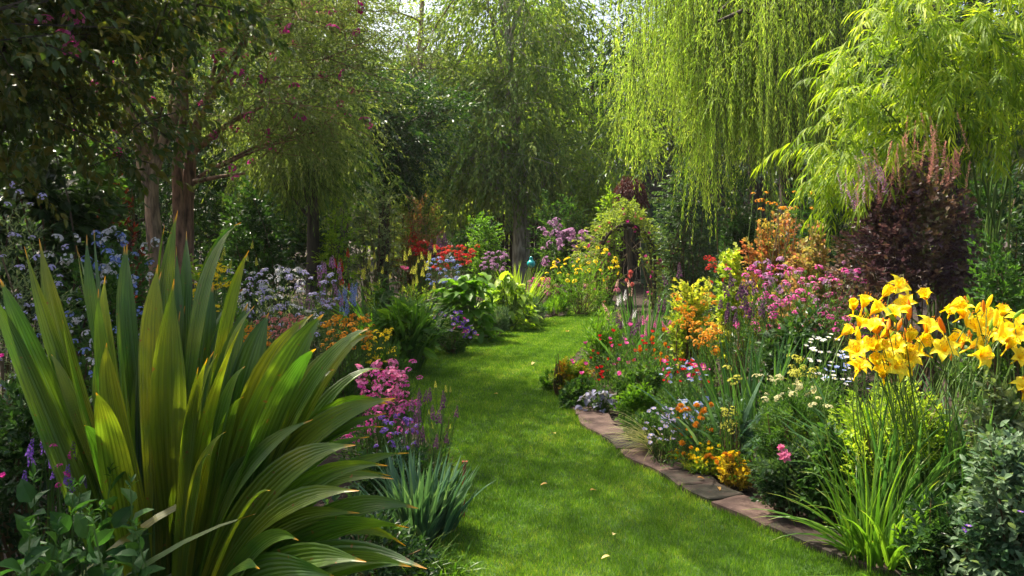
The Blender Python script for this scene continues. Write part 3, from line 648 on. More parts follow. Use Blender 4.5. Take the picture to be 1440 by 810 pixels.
for rt, pp, AAx, sd in ((rtA, pA, AA, 1), (rtB, pB, AB, 2)):
    rg = np.random.default_rng(sd); k = rg.choice(len(pp), 260, replace=False); q = pp[k] + AAx[k] * .2
    px = 720 + q[:, 0] / q[:, 1] * F; py = HY - (q[:, 2] - CH) / q[:, 1] * F
    q = q[(px > 60) & (px < 520) & (py > 0) & (py < 260)][:48]
    heads(rt, rg, 'blossom', HM['um_magenta'], q, .055, 1.0)
# --- dark tree at far left
d = 6.2; bD = P(-60, 0, d) * [1, 1, 0]
rt, Bq, pq, Aq = tree('bronze_leaved_tree', 'dark glossy tree overhanging the top left corner', 'tree', bD, [bD, P(-62, 300, d), P(-50, 150, d), P(-20, 0, d)], .12,
     [(P(5, 50, d), (.75, .8, .75), 50), (P(60, -60, d - .5), (1.3, 1.2, .6), 46), (P(-60, 40, d - 1), (.9, 1.2, 1.1), 34), ((-3.3, 4.2, 4.2), (1.1, 1.2, .5), 26), (P(110, 10, d), (.35, .6, .25), 8)], BRONZE, TO, .075, 26, 9, .28, BARKD, .22, .25, .25, 55, 16)  # nearest boughs overhead are added out of view to shade the palm grass
heads(rt, np.random.default_rng(4), 'blossom', HM['um_pink'], [P(x, y, d - .9) for x, y in ((104, 25), (112, 70), (93, 52), (98, 68), (62, 30))], .05, .6)
# --- feathery yellow-green conifer
d = 11.5; bF = P(440, 0, d) * [1, 1, 0]
tree('feathery_tree', 'feathery yellow-green drooping tree right of the two trunks', 'tree', bF, [bF, P(441, 300, d), P(438, 150, d), P(440, 20, d)], .1,
     [(P(428, 140, d), (.45, .5, .8), 36), (P(418, 225, d), (.45, .5, .5), 20), (P(455, 235, d + .2), (.3, .4, .4), 7), (P(430, 30, d), (.4, .5, .6), 16)], leaf('leaf_feather', [(.05, .09, .02), (.09, .14, .028), (.16, .21, .04)], trans=.42), TN, .085, 34, 16, .42, BARKD, .22, .5, .4, 35, 14, hang=.35)

# ------------------------------------------------------------------ back: fence, shed, arch, ornament
def fence():
    rng = RNG(); d = 27.0; root = thing('timber_fence', 'dark brown timber fence behind the weeping tree at the back', 'fence', (3.0, d, 0))
    mb = MB(); x = -1.5
    while x < 9.5:
        w_ = .14; mb.box((x + w_ / 2, d, 1.1 + .02 * rng.normal()), (w_ - .012, .025, 2.15), 0, rng.random()); x += w_
    part('board', mb, TIMB, root)
    for z in (.5, 1.7): m = MB(); m.box((4, d - .035, z), (11, .04, .09)); part('rail', m, TIMB, root)
    for x in np.arange(-1.5, 9.6, 1.83): m = MB(); m.box((x, d - .08, 1.2), (.1, .1, 2.4)); m.box((x, d - .08, 2.42), (.13, .13, .04)); part('post', m, TIMB, root)
fence()
def shed():
    d = 23.5; cx = P(962, 0, d)[0]; root = thing('garden_shed', 'dark green timber shed half hidden behind the conifer and climbing plants', 'shed', (cx, d, 0)); W = 2.0
    mb = MB()
    for k in range(14): mb.box((cx, d, .12 + k * .17), (W, .03 + .0, .155)); mb.box((cx, d + .012, .035 + k * .17), (W, .02, .03))
    for sx in (-1, 1): mb.box((cx + sx * W / 2, d + .75, 1.22), (.03, 1.5, 2.4))
    part('wall', mb, GREENP, root)
    m = MB()
    for k in range(8): m.box((cx, d - .12 + k * .1, 2.62 + k * .105), (W + .3, .13, .098))
    ro = part('roof', m, surf('roof_board', [(.04, .03, .03), (.09, .07, .065)], 5), root)
    m = MB(); z0 = 1.75
    for sx in (-1, 1): m.box((cx - .35 + sx * .33, d - .04, z0), (.06, .05, .7))
    for sz in (-1, 1): m.box((cx - .35, d - .04, z0 + sz * .33), (.60, .05, .06))
    m.box((cx - .35, d - .038, z0), (.6, .04, .035)); wf = part('window', m, GREENP, root)
    m = MB(); m.box((cx - .35, d - .022, z0), (.6, .008, .6)); g = surf('shed_glass', [(.01, .015, .015), (.02, .03, .03)], 2, .08, 0, spec=.8)
    o = link('pane', m.mesh('pane', g, tuple(root.location)), wf)
shed()

def ornament():
    p = P(747, 371, 19.0); root = thing('glazed_ornament', 'turquoise glazed ball finial on a stake beside the weeping tree trunk', 'garden ornament', (p[0], p[1], 0))
    g = surf('turquoise_glaze', [(.02, .3, .3), (.03, .45, .42)], 6, .15, .05, spec=.8)
    m = MB(); t = np.linspace(0, 1, 14); r = .095
    zz = p[2] - r + 2 * r * t; rr = np.sqrt(np.maximum(0, 1 - (2 * t - 1) ** 2)) * r + .004
    m.tube(np.stack([0 * t + p[0], 0 * t + p[1], zz], 1), rr, 18); part('ball', m, g, root, True)
    m = MB(); m.tube(np.array([[p[0], p[1], z] for z in (p[2] + r * .96, p[2] + r + .03, p[2] + r + .05, p[2] + r + .08)]), [.05, .035, .045, .01], 12); part('finial', m, g, root, True)
    m = MB(); m.tube(np.array([[p[0], p[1], 0], [p[0], p[1], p[2] - r * .9]]), [.02, .02], 8); part('stake', m, BARKD, root)
ornament()

# ------------------------------------------------------------------ generic plant
def plant(name, label, cat, x0, x1, yt, d, mat, tm=TL, ll=.06, n=200, nl=9, L=.22, group=None, thick=None, cz=.42, zb=None, **kw):
    """a bush rooted in the bed: its width and height follow from what it measures at distance d"""
    rng = RNG(); cx = ((x0 + x1) / 2 - 720) / F * d; rx = (x1 - x0) / 2 / F * d; h = CH - (yt - HY) / F * d
    root = thing(name, label, cat, (cx, d, 0), group)
    cz_ = h * cz if zb is None else (h + zb) / 2
    rz = h - cz_; ry = rx * .8 if thick is None else thick
    lf = mass(root, rng, (cx, d, cz_), (rx, ry, rz), mat, tm, ll, n, nl, L, **kw)
    return root, rng, (cx, d, cz_), (rx, ry, rz), lf
def clump(name, label, cat, px, py_top, d, N, wd, mat, lean=(3, 35), bend=(5, 60), rb=.08, lr=(.65, 1.0), group=None, root=None, **kw):
    rng = RNG(); x = (px - 720) / F * d; h = CH - (py_top - HY) / F * d
    if root is None: root = thing(name, label, cat, (x, d, 0), group)
    mb = MB(); blades(mb, rng, N, (x, d, 0), rb, (h * lr[0], h * lr[1] * 1.05), wd, lean, bend, **kw)
    part('leaf_blade', mb, mat, root); return root, rng
MIDT = 'flower'

# ---- back bed (left of the lawn's far end) and far right background
SB = 'shrubs in front of the back trees'
for (lab, x0, x1, yt, d_, mt, ll, n) in [
    ('yellow-green bush lit by the sun beside the feathery tree', 430, 505, 262, 11.5, LIME, .07, 170),
    ('grey-green loose shrub with upright stems behind the back bed', 480, 570, 238, 15.5, GREY, .09, 260),
    ('broad olive shrub behind the red-brown bush', 540, 640, 232, 18.5, OLIVE, .11, 300),
    ('red-brown leaved bush behind the red flowers of the back bed', 545, 628, 280, 15.8, leaf('leaf_redbrown', [(.10, .04, .02), (.2, .1, .04), (.16, .15, .04)]), .07, 240),
    ('wide mid green shrub closing the gap behind the lilac drift', 290, 400, 290, 13.0, MID, .09, 380),
    ('wide dark shrub behind the grey-green one', 390, 500, 285, 16.5, DEEP, .11, 360),
    ('tall green shrub far behind the scarlet flowers', 500, 640, 250, 22.5, OLIVE, .14, 380),
    ('leafy green shrub between the maroon tree and the weeping tree', 740, 850, 262, 21.5, MID, .12, 300),
    ('dark rounded shrub left of the weeping tree trunk', 610, 715, 300, 21, DARK, .12, 300),
    ('small yellow-green shrub at the foot of the weeping tree', 650, 712, 290, 19.5, FRESH, .1, 200),
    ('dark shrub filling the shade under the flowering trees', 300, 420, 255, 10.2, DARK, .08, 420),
    ('dark green shrub behind the blue and white flowers', 120, 215, 205, 8.9, DARK, .07, 320),
    ('light maple-like shrub behind the pink rounded bush', 790, 862, 205, 23.5, LIME, .14, 240),
    ('dark green shrub right of the weeping tree trunk', 742, 800, 305, 22.5, DARK, .13, 180),
    ('yellow-green low shrub by the climbing arch', 832, 880, 262, 17.5, LIME, .1, 150),
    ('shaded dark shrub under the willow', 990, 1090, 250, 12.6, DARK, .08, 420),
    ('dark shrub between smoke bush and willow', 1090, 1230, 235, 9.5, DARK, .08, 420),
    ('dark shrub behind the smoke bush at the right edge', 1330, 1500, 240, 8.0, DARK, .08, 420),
]:
    plant('shrub', lab, 'shrub', x0, x1, yt, d_, mt, TL, ll, n, 10, .3 * d_ / 12 + .1, SB, droop=.2)
r_, g_, c_, q_, lf_ = plant('rose_bush', 'bushy pink-flowered rose between the weeping tree and the arch', 'bush', 763, 828, 312, 17.8, MID, TL, .085, 260, 10, .3)
heads(r_, g_, 'flower', HM['um_mauve'], domepts(g_, 55, c_, q_, lf_, .8, .1, 1.02), .085, .6)
r_, g_, c_, q_, lf_ = plant('flower_bush', 'airy yellow-green bush with small yellow flowers at the end of the lawn', 'bush', 776, 858, 358, 15.2, FRESH, TF, .06, 320, 11, .3, up=1.2)
heads(r_, g_, 'flower', HM['um_yellow'], domepts(g_, 45, c_, q_, lf_, .7, .2, 1.04), .04, .6)
for x0, x1, yt, dd_, lab, cc in ((778, 822, 398, 17.6, 'low mauve-flowered mound left at the end of the lawn', 'um_mauve'), (818, 868, 396, 18.4, 'low dusky pink-flowered mound right at the end of the lawn', 'um_rose'), (735, 785, 392, 17.4, 'low grey-green mound with small pink flowers by the turquoise ball', 'um_pink')):
    r_, g_, c_, q_, lf_ = plant('edging_plant', lab, 'plant', x0, x1, yt, dd_, OLIVE, TL, .06, 130, 9, .2, 'low plants closing the far end of the lawn')
    heads(r_, g_, 'flower', HM[cc], domepts(g_, 34, c_, q_, lf_, .8, .1, 1.03), .05, .6)

# climbing rose over a small arch
def arch():
    rng = RNG(); d = 16.2; x0, x1 = P(842, 0, d)[0], P(918, 0, d)[0]; cx = (x0 + x1) / 2; r = (x1 - x0) / 2
    root = thing('garden_arch', 'dark timber garden arch under the climbing rose', 'arch', (cx, d, 0))
    for sy in (-.25, .25):
        a = np.linspace(0, np.pi, 14); pts = [[x0, d + sy, 0], [x0, d + sy, .7]] + [[cx - r * math.cos(t), d + sy, 1.0 + .7 * math.sin(t)] for t in a] + [[x1, d + sy, .7], [x1, d + sy, 0]]
        m = MB(); m.tube(np.array(pts), .03, 6); part('hoop', m, TIMB, root)
    m = MB(); xp = P(882, 0, d)[0]; m.tube(np.array([[xp, d - .3, 0], [xp + .03, d - .28, .9], [xp - .04, d - .25, 1.6]]), [.07, .055, .05], 8); part('post', m, BARKD, root)
    rt = thing('climbing_rose', 'climbing rose arching over the dark arch, small red and pink blooms', 'climbing plant', (cx, d - .1, 0))
    mb = MB(); n = 620; a = rng.uniform(-.15, np.pi + .15, n); rr = r * rng.uniform(.55, 1.45, n) * (1 + .18 * np.sin(a * 5))
    p = np.stack([cx - rr * np.cos(a), d + rng.uniform(-.5, .4, n), .95 + .95 * rng.uniform(.75, 1.15, n) * np.sin(a)], 1)
    low = rng.random(n) < .25; sx = rng.choice([-1, 1], n)
    p[low, 0] = cx + sx[low] * r * rng.uniform(.8, 1.2, low.sum()); p[low, 2] = rng.uniform(.15, 1, low.sum())
    A = nrm(p - [cx, d, .6] + .3 * rng.normal(size=(n, 3)))
    sprigs(mb, rng, p, A, .3, 9, .075, TL, 50, .4, .3, None, .6); part('foliage', mb, OLIVE, rt)
    q = p[rng.choice(n, 60)] + [0, -.15, 0]
    heads(rt, rng, 'bloom', HM['cup_coral'], q[:26], .05, .6); heads(rt, rng, 'bloom', HM['cup_magenta'], q[26:44], .055, .6); heads(rt, rng, 'bloom', HM['cup_pink'], q[44:], .05, .6)
    m = MB(); B0 = np.tile([[x0, d, 0.0]], (8, 1)); B0[4:, 0] = x1; m.stems(B0, p[:8], .012, .1, 6, .5, rng); part('stem', m, STEMB, rt)
arch()
# weeping maroon tree by the shed
d = 19.5; bM = P(886, 0, d) * [1, 1, 0]
rng = RNG(); rt = thing('weeping_maple', 'small weeping dark maroon tree in front of the green shed', 'tree', bM)
m = MB(); m.tube(np.array([bM, P(886, 330, d), P(884, 262, d)]), [.06, .05, .04], 8); part('trunk', m, BARKD, rt)
n = 420; a = rng.uniform(0, 6.28, n); rr = .36 * np.sqrt(rng.random(n)); p = np.stack([bM[0] + rr * np.cos(a), d + rr * np.sin(a), P(0, 246, d)[2] - (rr / .36) ** 2 * .35 + .05 * rng.normal(size=n)], 1)
mb = MB(); sprigs(mb, rng, p, nrm(np.stack([np.cos(a) * .25, np.sin(a) * .25, -np.ones(n)], 1)), rng.uniform(.3, .62, n), 16, .07, TF, 45, 0, .3, None, .8); part('crown', mb, MAROON, rt)
# dark ivy-like column conifer
plant('conifer', 'dark green columnar evergreen between the arch and the willow tails', 'tree', 918, 1012, 205, 14.6, DEEP, TL, .075, 900, 10, .3, thick=.6, droop=.25, zmin=-.9, up=.2, amp=.12)
r_, g_, c_, q_, lf_ = plant('shrub', 'dark red flowering shrub in the shade left of the orange-leaved bush', 'shrub', 985, 1048, 355, 10.5, DARK, TL, .06, 160, 9, .2, SB)
heads(r_, g_, 'flower', HM['um_red'], boxpts(g_, 22, 985, 1045, 360, 398, 10.2, .3), .03, .6)

# ---- middle/back left bed
def spire_group(name, label, cat, x0, x1, y0, y1, d, dt, n, head, size, fol=(MID, .05, 90), low=None, group=None, sr=.004, tilt=.12, fname='flower_spike', fy=None):
    w_ = (x1 - x0) * .12; size = size * (.62 if 'sp_' in head else .74 if 'um_' in head else .85); y1 = y1 + (y1 - y0) * .25; n = min(100, int(n * (1.25 if 'um_' in head else 1.1)))
    r_, g_, c_, q_, lf_ = plant(name, label, cat, x0 - w_, x1 + w_, fy if fy else y0 + (y1 - y0) * .7, d, fol[0], TF, fol[1], fol[2], 9, .2, group, thick=dt + .15, up=1.0)
    pts = boxpts(g_, n, x0, x1, y0, y1, d, dt)
    heads(r_, g_, fname, HM[head], pts, size, tilt, (0, 0, 1) if 'sp_' in head else None); stalks(r_, g_, pts, sr)
    return r_, g_, pts
spire_group('red_hot_plant', 'tall dark red spikes at the back of the bed, left of the scarlet blooms', 'flowers', 575, 600, 325, 352, 16, .2, 3, 'sp_red', .5, fname='flower_spike')
spire_group('red_flowers', 'scarlet flower clump in the back bed, beside the weeping tree', 'flowers', 608, 672, 346, 372, 14.6, .4, 40, 'um_red', .062, fname='flower_head')
spire_group('red_flowers', 'small scarlet flower clump behind the yellow-green spires', 'flowers', 578, 606, 338, 356, 15.4, .3, 16, 'um_red', .08, fname='flower_head')
spire_group('pink_flowers', 'dusty pink fluffy flower clump right beside the weeping tree trunk', 'flowers', 676, 714, 350, 378, 15.2, .3, 30, 'um_mauve', .055, fname='flower_head')
spire_group('blue_flowers', 'pale blue flower clump in front of the scarlet blooms', 'flowers', 600, 650, 362, 392, 13.6, .3, 32, 'um_blue', .045, fname='flower_head')
spire_group('foxtail_flowers', 'plum-coloured spires rising behind the pale blue flowers', 'flowers', 598, 628, 345, 365, 15, .2, 6, 'sp_plum', .4)
spire_group('lemon_spires', 'yellow-green flower spires behind the large lily-leaved clump', 'flowers', 570, 612, 355, 400, 12, .4, 20, 'sp_lemon', .2, (LIME, .06, 100))
spire_group('lemon_spires', 'short yellow-green spires at the left end of the back bed', 'flowers', 508, 545, 360, 390, 12, .4, 12, 'sp_lemon', .18, (LIME, .06, 90))
r_, g_, p_ = spire_group('rose_bloom', 'single pink rose standing above the back bed', 'flowers', 560, 576, 372, 382, 12.5, .1, 2, 'cup_rose', .09, (MID, .05, 40), fname='bloom')
spire_group('bottlebrush_flowers', 'slim dark red spikes on the left side of the back bed', 'flowers', 478, 512, 360, 400, 10.5, .3, 5, 'sp_red', .24)
# hosta-like bright clump
def hosta(name, label, x0, x1, yt, d, ll, n, mat, wd=.7):
    rng = RNG(); cx = ((x0 + x1) / 2 - 720) / F * d; rx = (x1 - x0) / 2 / F * d; h = CH - (yt - HY) / F * d
    root = thing(name, label, 'foliage plant', (cx, d, 0)); mb = MB(); u = dirs(rng, n, .02); lf = lump(rng, amp=.1)
    p = np.array([cx, d, 0]) + u * [rx, rx * .7, h] * (rng.uniform(.55, 1.0, n) ** .5 * lf(u))[:, None]
    dr = nrm(u * [1, 1, .1] + [0, -.25, -.05] + .3 * rng.normal(size=(n, 3))); s = ll * rng.uniform(.6, 1.2, n)
    mb.inst(T_oval(wd, 5, .25, .35, .4, .02), p - dr * ll * .4, frame(dr, UP + .25 * rng.normal(size=(n, 3)), s), np.clip(.5 + .22 * rng.normal(size=n), 0, 1)); part('foliage', mb, mat, root, True)
    ms = MB(); ms.stems(np.array([cx, d, 0]) + rng.normal(size=(n, 3)) * [rx * .15, rx * .1, 0], p - dr * ll * .4, .006, .08, 4, .5, rng); part('stem', ms, STEM, root)
    return root, rng
hosta('hosta', 'bright sunlit broad-leaved clump at the lawn bend, left part', 606, 700, 375, 11.4, .2, 260, FRESH)
hosta('hosta', 'bright sunlit broad-leaved clump at the lawn bend, behind the low grey-green edging', 672, 752, 380, 12.8, .18, 220, LIME, .5)
clump('daylily_clump', 'upright lime strap leaves behind the bright broad-leaved clump', 'foliage plant', 728, 365, 14, 90, .035, LIME, (3, 28), (5, 50), .25)
clump('daylily_clump', 'dark green arching strap-leaved clump left of the lawn bend', 'foliage plant', 528, 382, 9.6, 170, .045, LFRESH, (5, 45), (20, 100), .22, lr=(.6, 1.05))
hosta('hosta', 'mid green broad-leaved clump behind the arching strap leaves at the left bend', 500, 580, 392, 10.4, .17, 170, MID, .45)
r_, g_ = clump('lily_clump', 'blue-green clump of upright lance leaves at the lawn edge', 'foliage plant', 572, 402, 8.9, 130, .055, MID, (2, 22), (10, 70), .2, prof='lance', lr=(.6, .95))
mass(r_, g_, (P(572, 0, 8.9)[0], 8.9, .42), (.28, .3, .48), FRESH, TLAN, .17, 110, 9, .3, ang=45, droop=.1, ld=.2, name='foliage', stems=20)
r_, g_, c_, q_, lf_ = plant('petunia', 'low patch of purple and pink petunias between the two leafy clumps', 'flowers', 606, 668, 438, 10.2, MID, TL, .05, 200, 8, .12, zmin=-.9)
for hh, k in (('st_violet', 40), ('st_magenta', 16), ('cup_violet', 16)): heads(r_, g_, 'flower', HM[hh], domepts(g_, k, c_, q_, lf_, .8, 0, 1.04), .035, .5)
for x0, x1, yt, dd_, lab in ((668, 722, 425, 12.0, 'low grey-green lavender mound, left of the edging row at the bend'), (715, 765, 415, 13.4, 'silvery low mound in the middle of the edging row at the bend'), (758, 804, 414, 15.0, 'fresh green low mound at the tip of the lawn bend')):
    plant('lavender', lab, 'plant', x0, x1, yt, dd_, SILVER if x0 < 750 else FRESH, TN, .08, 190, 14, .16, 'low edging mounds along the lawn bend', up=1.4, ang=30, jit=.8)
# ---- left bed middle distance
r_, g_, c_, q_, lf_ = plant('blue_star_bush', 'bushy plant covered with small white and pale blue flowers at the left', 'flowers', 75, 235, 318, 4.9, MID, TL, .045, 420, 10, .2, up=.8)
heads(r_, g_, 'flower', HM['um_white'], domepts(g_, 62, c_, q_, lf_, .9, .0, 1.03), .026, .6); heads(r_, g_, 'flower', HM['um_blue'], domepts(g_, 60, c_, q_, lf_, .9, .0, 1.03), .026, .6)
r_, g_, c_, q_, lf_ = plant('catmint', 'grey hazy mound of tiny lilac flowers at the left edge', 'flowers', -60, 110, 350, 4.0, GREY, TF, .035, 420, 12, .2, up=.8)
heads(r_, g_, 'flower', HM['um_lilac'], domepts(g_, 90, c_, q_, lf_, .9, .0, 1.03), .018, .6)
plant('broad_leaved_shrub', 'large-leaved dark green shrub at the left edge under the bronze tree', 'shrub', -80, 150, 150, 7.2, DEEP, TO, .13, 520, 8, .35, droop=.3, ld=.3)
plant('broad_leaved_shrub', 'mid green leafy shrub behind the white and blue flowers', 'shrub', 60, 190, 190, 7.8, MID, TO, .1, 320, 8, .3, droop=.3, ld=.3)
plant('red_leaved_shrub', 'red and orange leaved shrub left of the forked trunk', 'shrub', 122, 205, 245, 8.2, leaf('leaf_scarlet', [(.07, .012, .012), (.15, .025, .015), (.24, .08, .02)], tint=(1.2, .9, .6)), TF, .07, 240, 10, .2, up=1.4)
plant('golden_fern_bush', 'yellow-green bush with arching leafy sprays behind the strap-leaved plant', 'shrub', 225, 335, 308, 5.6, LIME, TO, .06, 150, 12, .42, droop=.35, ld=.15, up=1.3, flat=True)
spire_group('golden_spray', 'small yellow-green sprays right of the golden bush', 'plant', 320, 350, 335, 380, 5.9, .2, 6, 'sp_lemon', .10, (FRESH, .05, 90))
r_, g_, p_ = spire_group('lilac_flowers', 'drift of pale lilac and white flowers in the left bed', 'flowers', 330, 462, 378, 452, 6.6, .5, 96, 'um_lilac', .034, (GREY, .045, 320), fname='flower_head', fy=392)
heads(r_, g_, 'white_flower', HM['um_white'], boxpts(g_, 50, 335, 460, 378, 450, 6.6, .5), .028, .4)
spire_group('pink_spires', 'soft pink spires right of the lilac drift', 'flowers', 425, 480, 375, 425, 7.4, .3, 22, 'sp_mauve', .16, (MID, .05, 160))
spire_group('blue_spires', 'blue flower spikes in front of the dark strap-leaved clump', 'flowers', 482, 505, 410, 440, 7.9, .2, 14, 'sp_blue', .16, (DARK, .05, 90))
spire_group('yellow_flowers', 'bright yellow and white flower cluster behind the strap leaves', 'flowers', 284, 318, 372, 400, 5.5, .2, 40, 'um_yellow', .026, (MID, .05, 120), fname='flower_head')
spire_group('yellow_flowers', 'golden yellow flowers low behind the strap leaves', 'flowers', 252, 296, 398, 440, 5.0, .2, 44, 'st_yellow', .024, (MID, .045, 150), fname='flower')
spire_group('orange_flowers', 'orange flat-topped flowers between the strap leaves', 'flowers', 345, 378, 462, 482, 5.0, .15, 30, 'um_orange', .028, (MID, .045, 90), fname='flower_head')
spire_group('peach_flowers', 'peach and rust flowers beneath the lilac drift', 'flowers', 362, 425, 442, 468, 5.6, .2, 40, 'um_coral', .026, (MID, .045, 110), fname='flower_head')
spire_group('marigold', 'orange-yellow flower heads near the lawn at the left bend', 'flowers', 455, 520, 448, 480, 6.7, .3, 64, 'um_orange', .034, (MID, .045, 200), fname='flower_head')
spire_group('marigold', 'yellow flowers edging the lawn in front of the lance-leaved clump', 'flowers', 515, 556, 462, 500, 6.9, .25, 48, 'um_yellow', .026, (FRESH, .045, 170), fname='flower_head')
plant('low_grassy_plant', 'low feathery green plant under the yellow flowers at the lawn edge', 'plant', 505, 572, 488, 6.9, MID, TN, .08, 230, 12, .16, up=.8)
r_, g_, p_ = spire_group('pink_phlox', 'vivid pink and red flower heads beside the lawn at the left', 'flowers', 498, 585, 515, 590, 4.9, .3, 54, 'um_pink', .034, (MID, .045, 260), fname='flower_head')
heads(r_, g_, 'red_flower', HM['um_rose'], boxpts(g_, 34, 500, 570, 505, 570, 4.9, .2), .028, .4)
spire_group('dark_seed_heads', 'brown dried seed stalks above the blue-green strap clump', 'plant', 560, 640, 565, 615, 4.6, .3, 22, 'sp_plum', .11, (MID, .04, 130))
spire_group('yellow_seed_spires', 'thin olive seed spires beside the pink flowers', 'plant', 585, 640, 545, 590, 5.0, .2, 9, 'sp_lemon', .06, (OLIVE, .03, 60))
spire_group('blue_bell_flowers', 'small violet-blue bells below the pink flowers', 'flowers', 530, 585, 585, 620, 4.4, .2, 20, 'um_violet', .022, (BLUEG, .04, 120), fname='flower_head')
clump('blue_green_clump', 'blue-green fleshy strap clump at the lawn edge, left half', 'foliage plant', 588, 640, 3.95, 150, .028, BLUEG, (3, 28), (5, 40), .12, prof='lance', lr=(.5, 1.1), group='blue-green strap clumps by the lawn')
clump('blue_green_clump', 'blue-green fleshy strap clump at the lawn edge, right half nearest the rusty stake', 'foliage plant', 612, 655, 4.1, 130, .026, BLUEG, (3, 24), (5, 30), .1, prof='lance', lr=(.5, 1.1), group='blue-green strap clumps by the lawn')
plant('dark_bush', 'dark leafy ground plant behind the blue-green clump', 'plant', 500, 610, 615, 4.3, DARK, TL, .045, 220, 9, .15)
for px_, dd_, yy, lab in ((560, 3.55, 735, 'fresh green arching grass tuft at the bottom, left of the lawn'), (612, 3.65, 765, 'low green grass tuft closest to the lawn at the bottom')):
    clump('grass_tuft', lab, 'grass tuft', px_, yy, dd_, 150, .009, LFRESH, (15, 70), (20, 100), .16, group='grass tufts at the bottom left')
plant('ground_plant', 'dark low groundcover under the strap leaves', 'plant', 380, 600, 705, 3.5, DARK, TL, .04, 300, 8, .14)
# stake
pS = P(651, 0, 4.3); rt = thing('metal_stake', 'short rusty metal stake at the lawn edge', 'stake', (pS[0], 4.3, 0)); m = MB(); m.tube(np.array([[pS[0], 4.3, 0], [pS[0] + .004, 4.3, .2], [pS[0] + .01, 4.3, .30]]), [.010, .009, .009], 8); m.box((pS[0] + .01, 4.3, .303), (.03, .02, .012)); part('rod', m, surf('rust', [(.12, .03, .015), (.3, .08, .03)], 40, .8), rt)

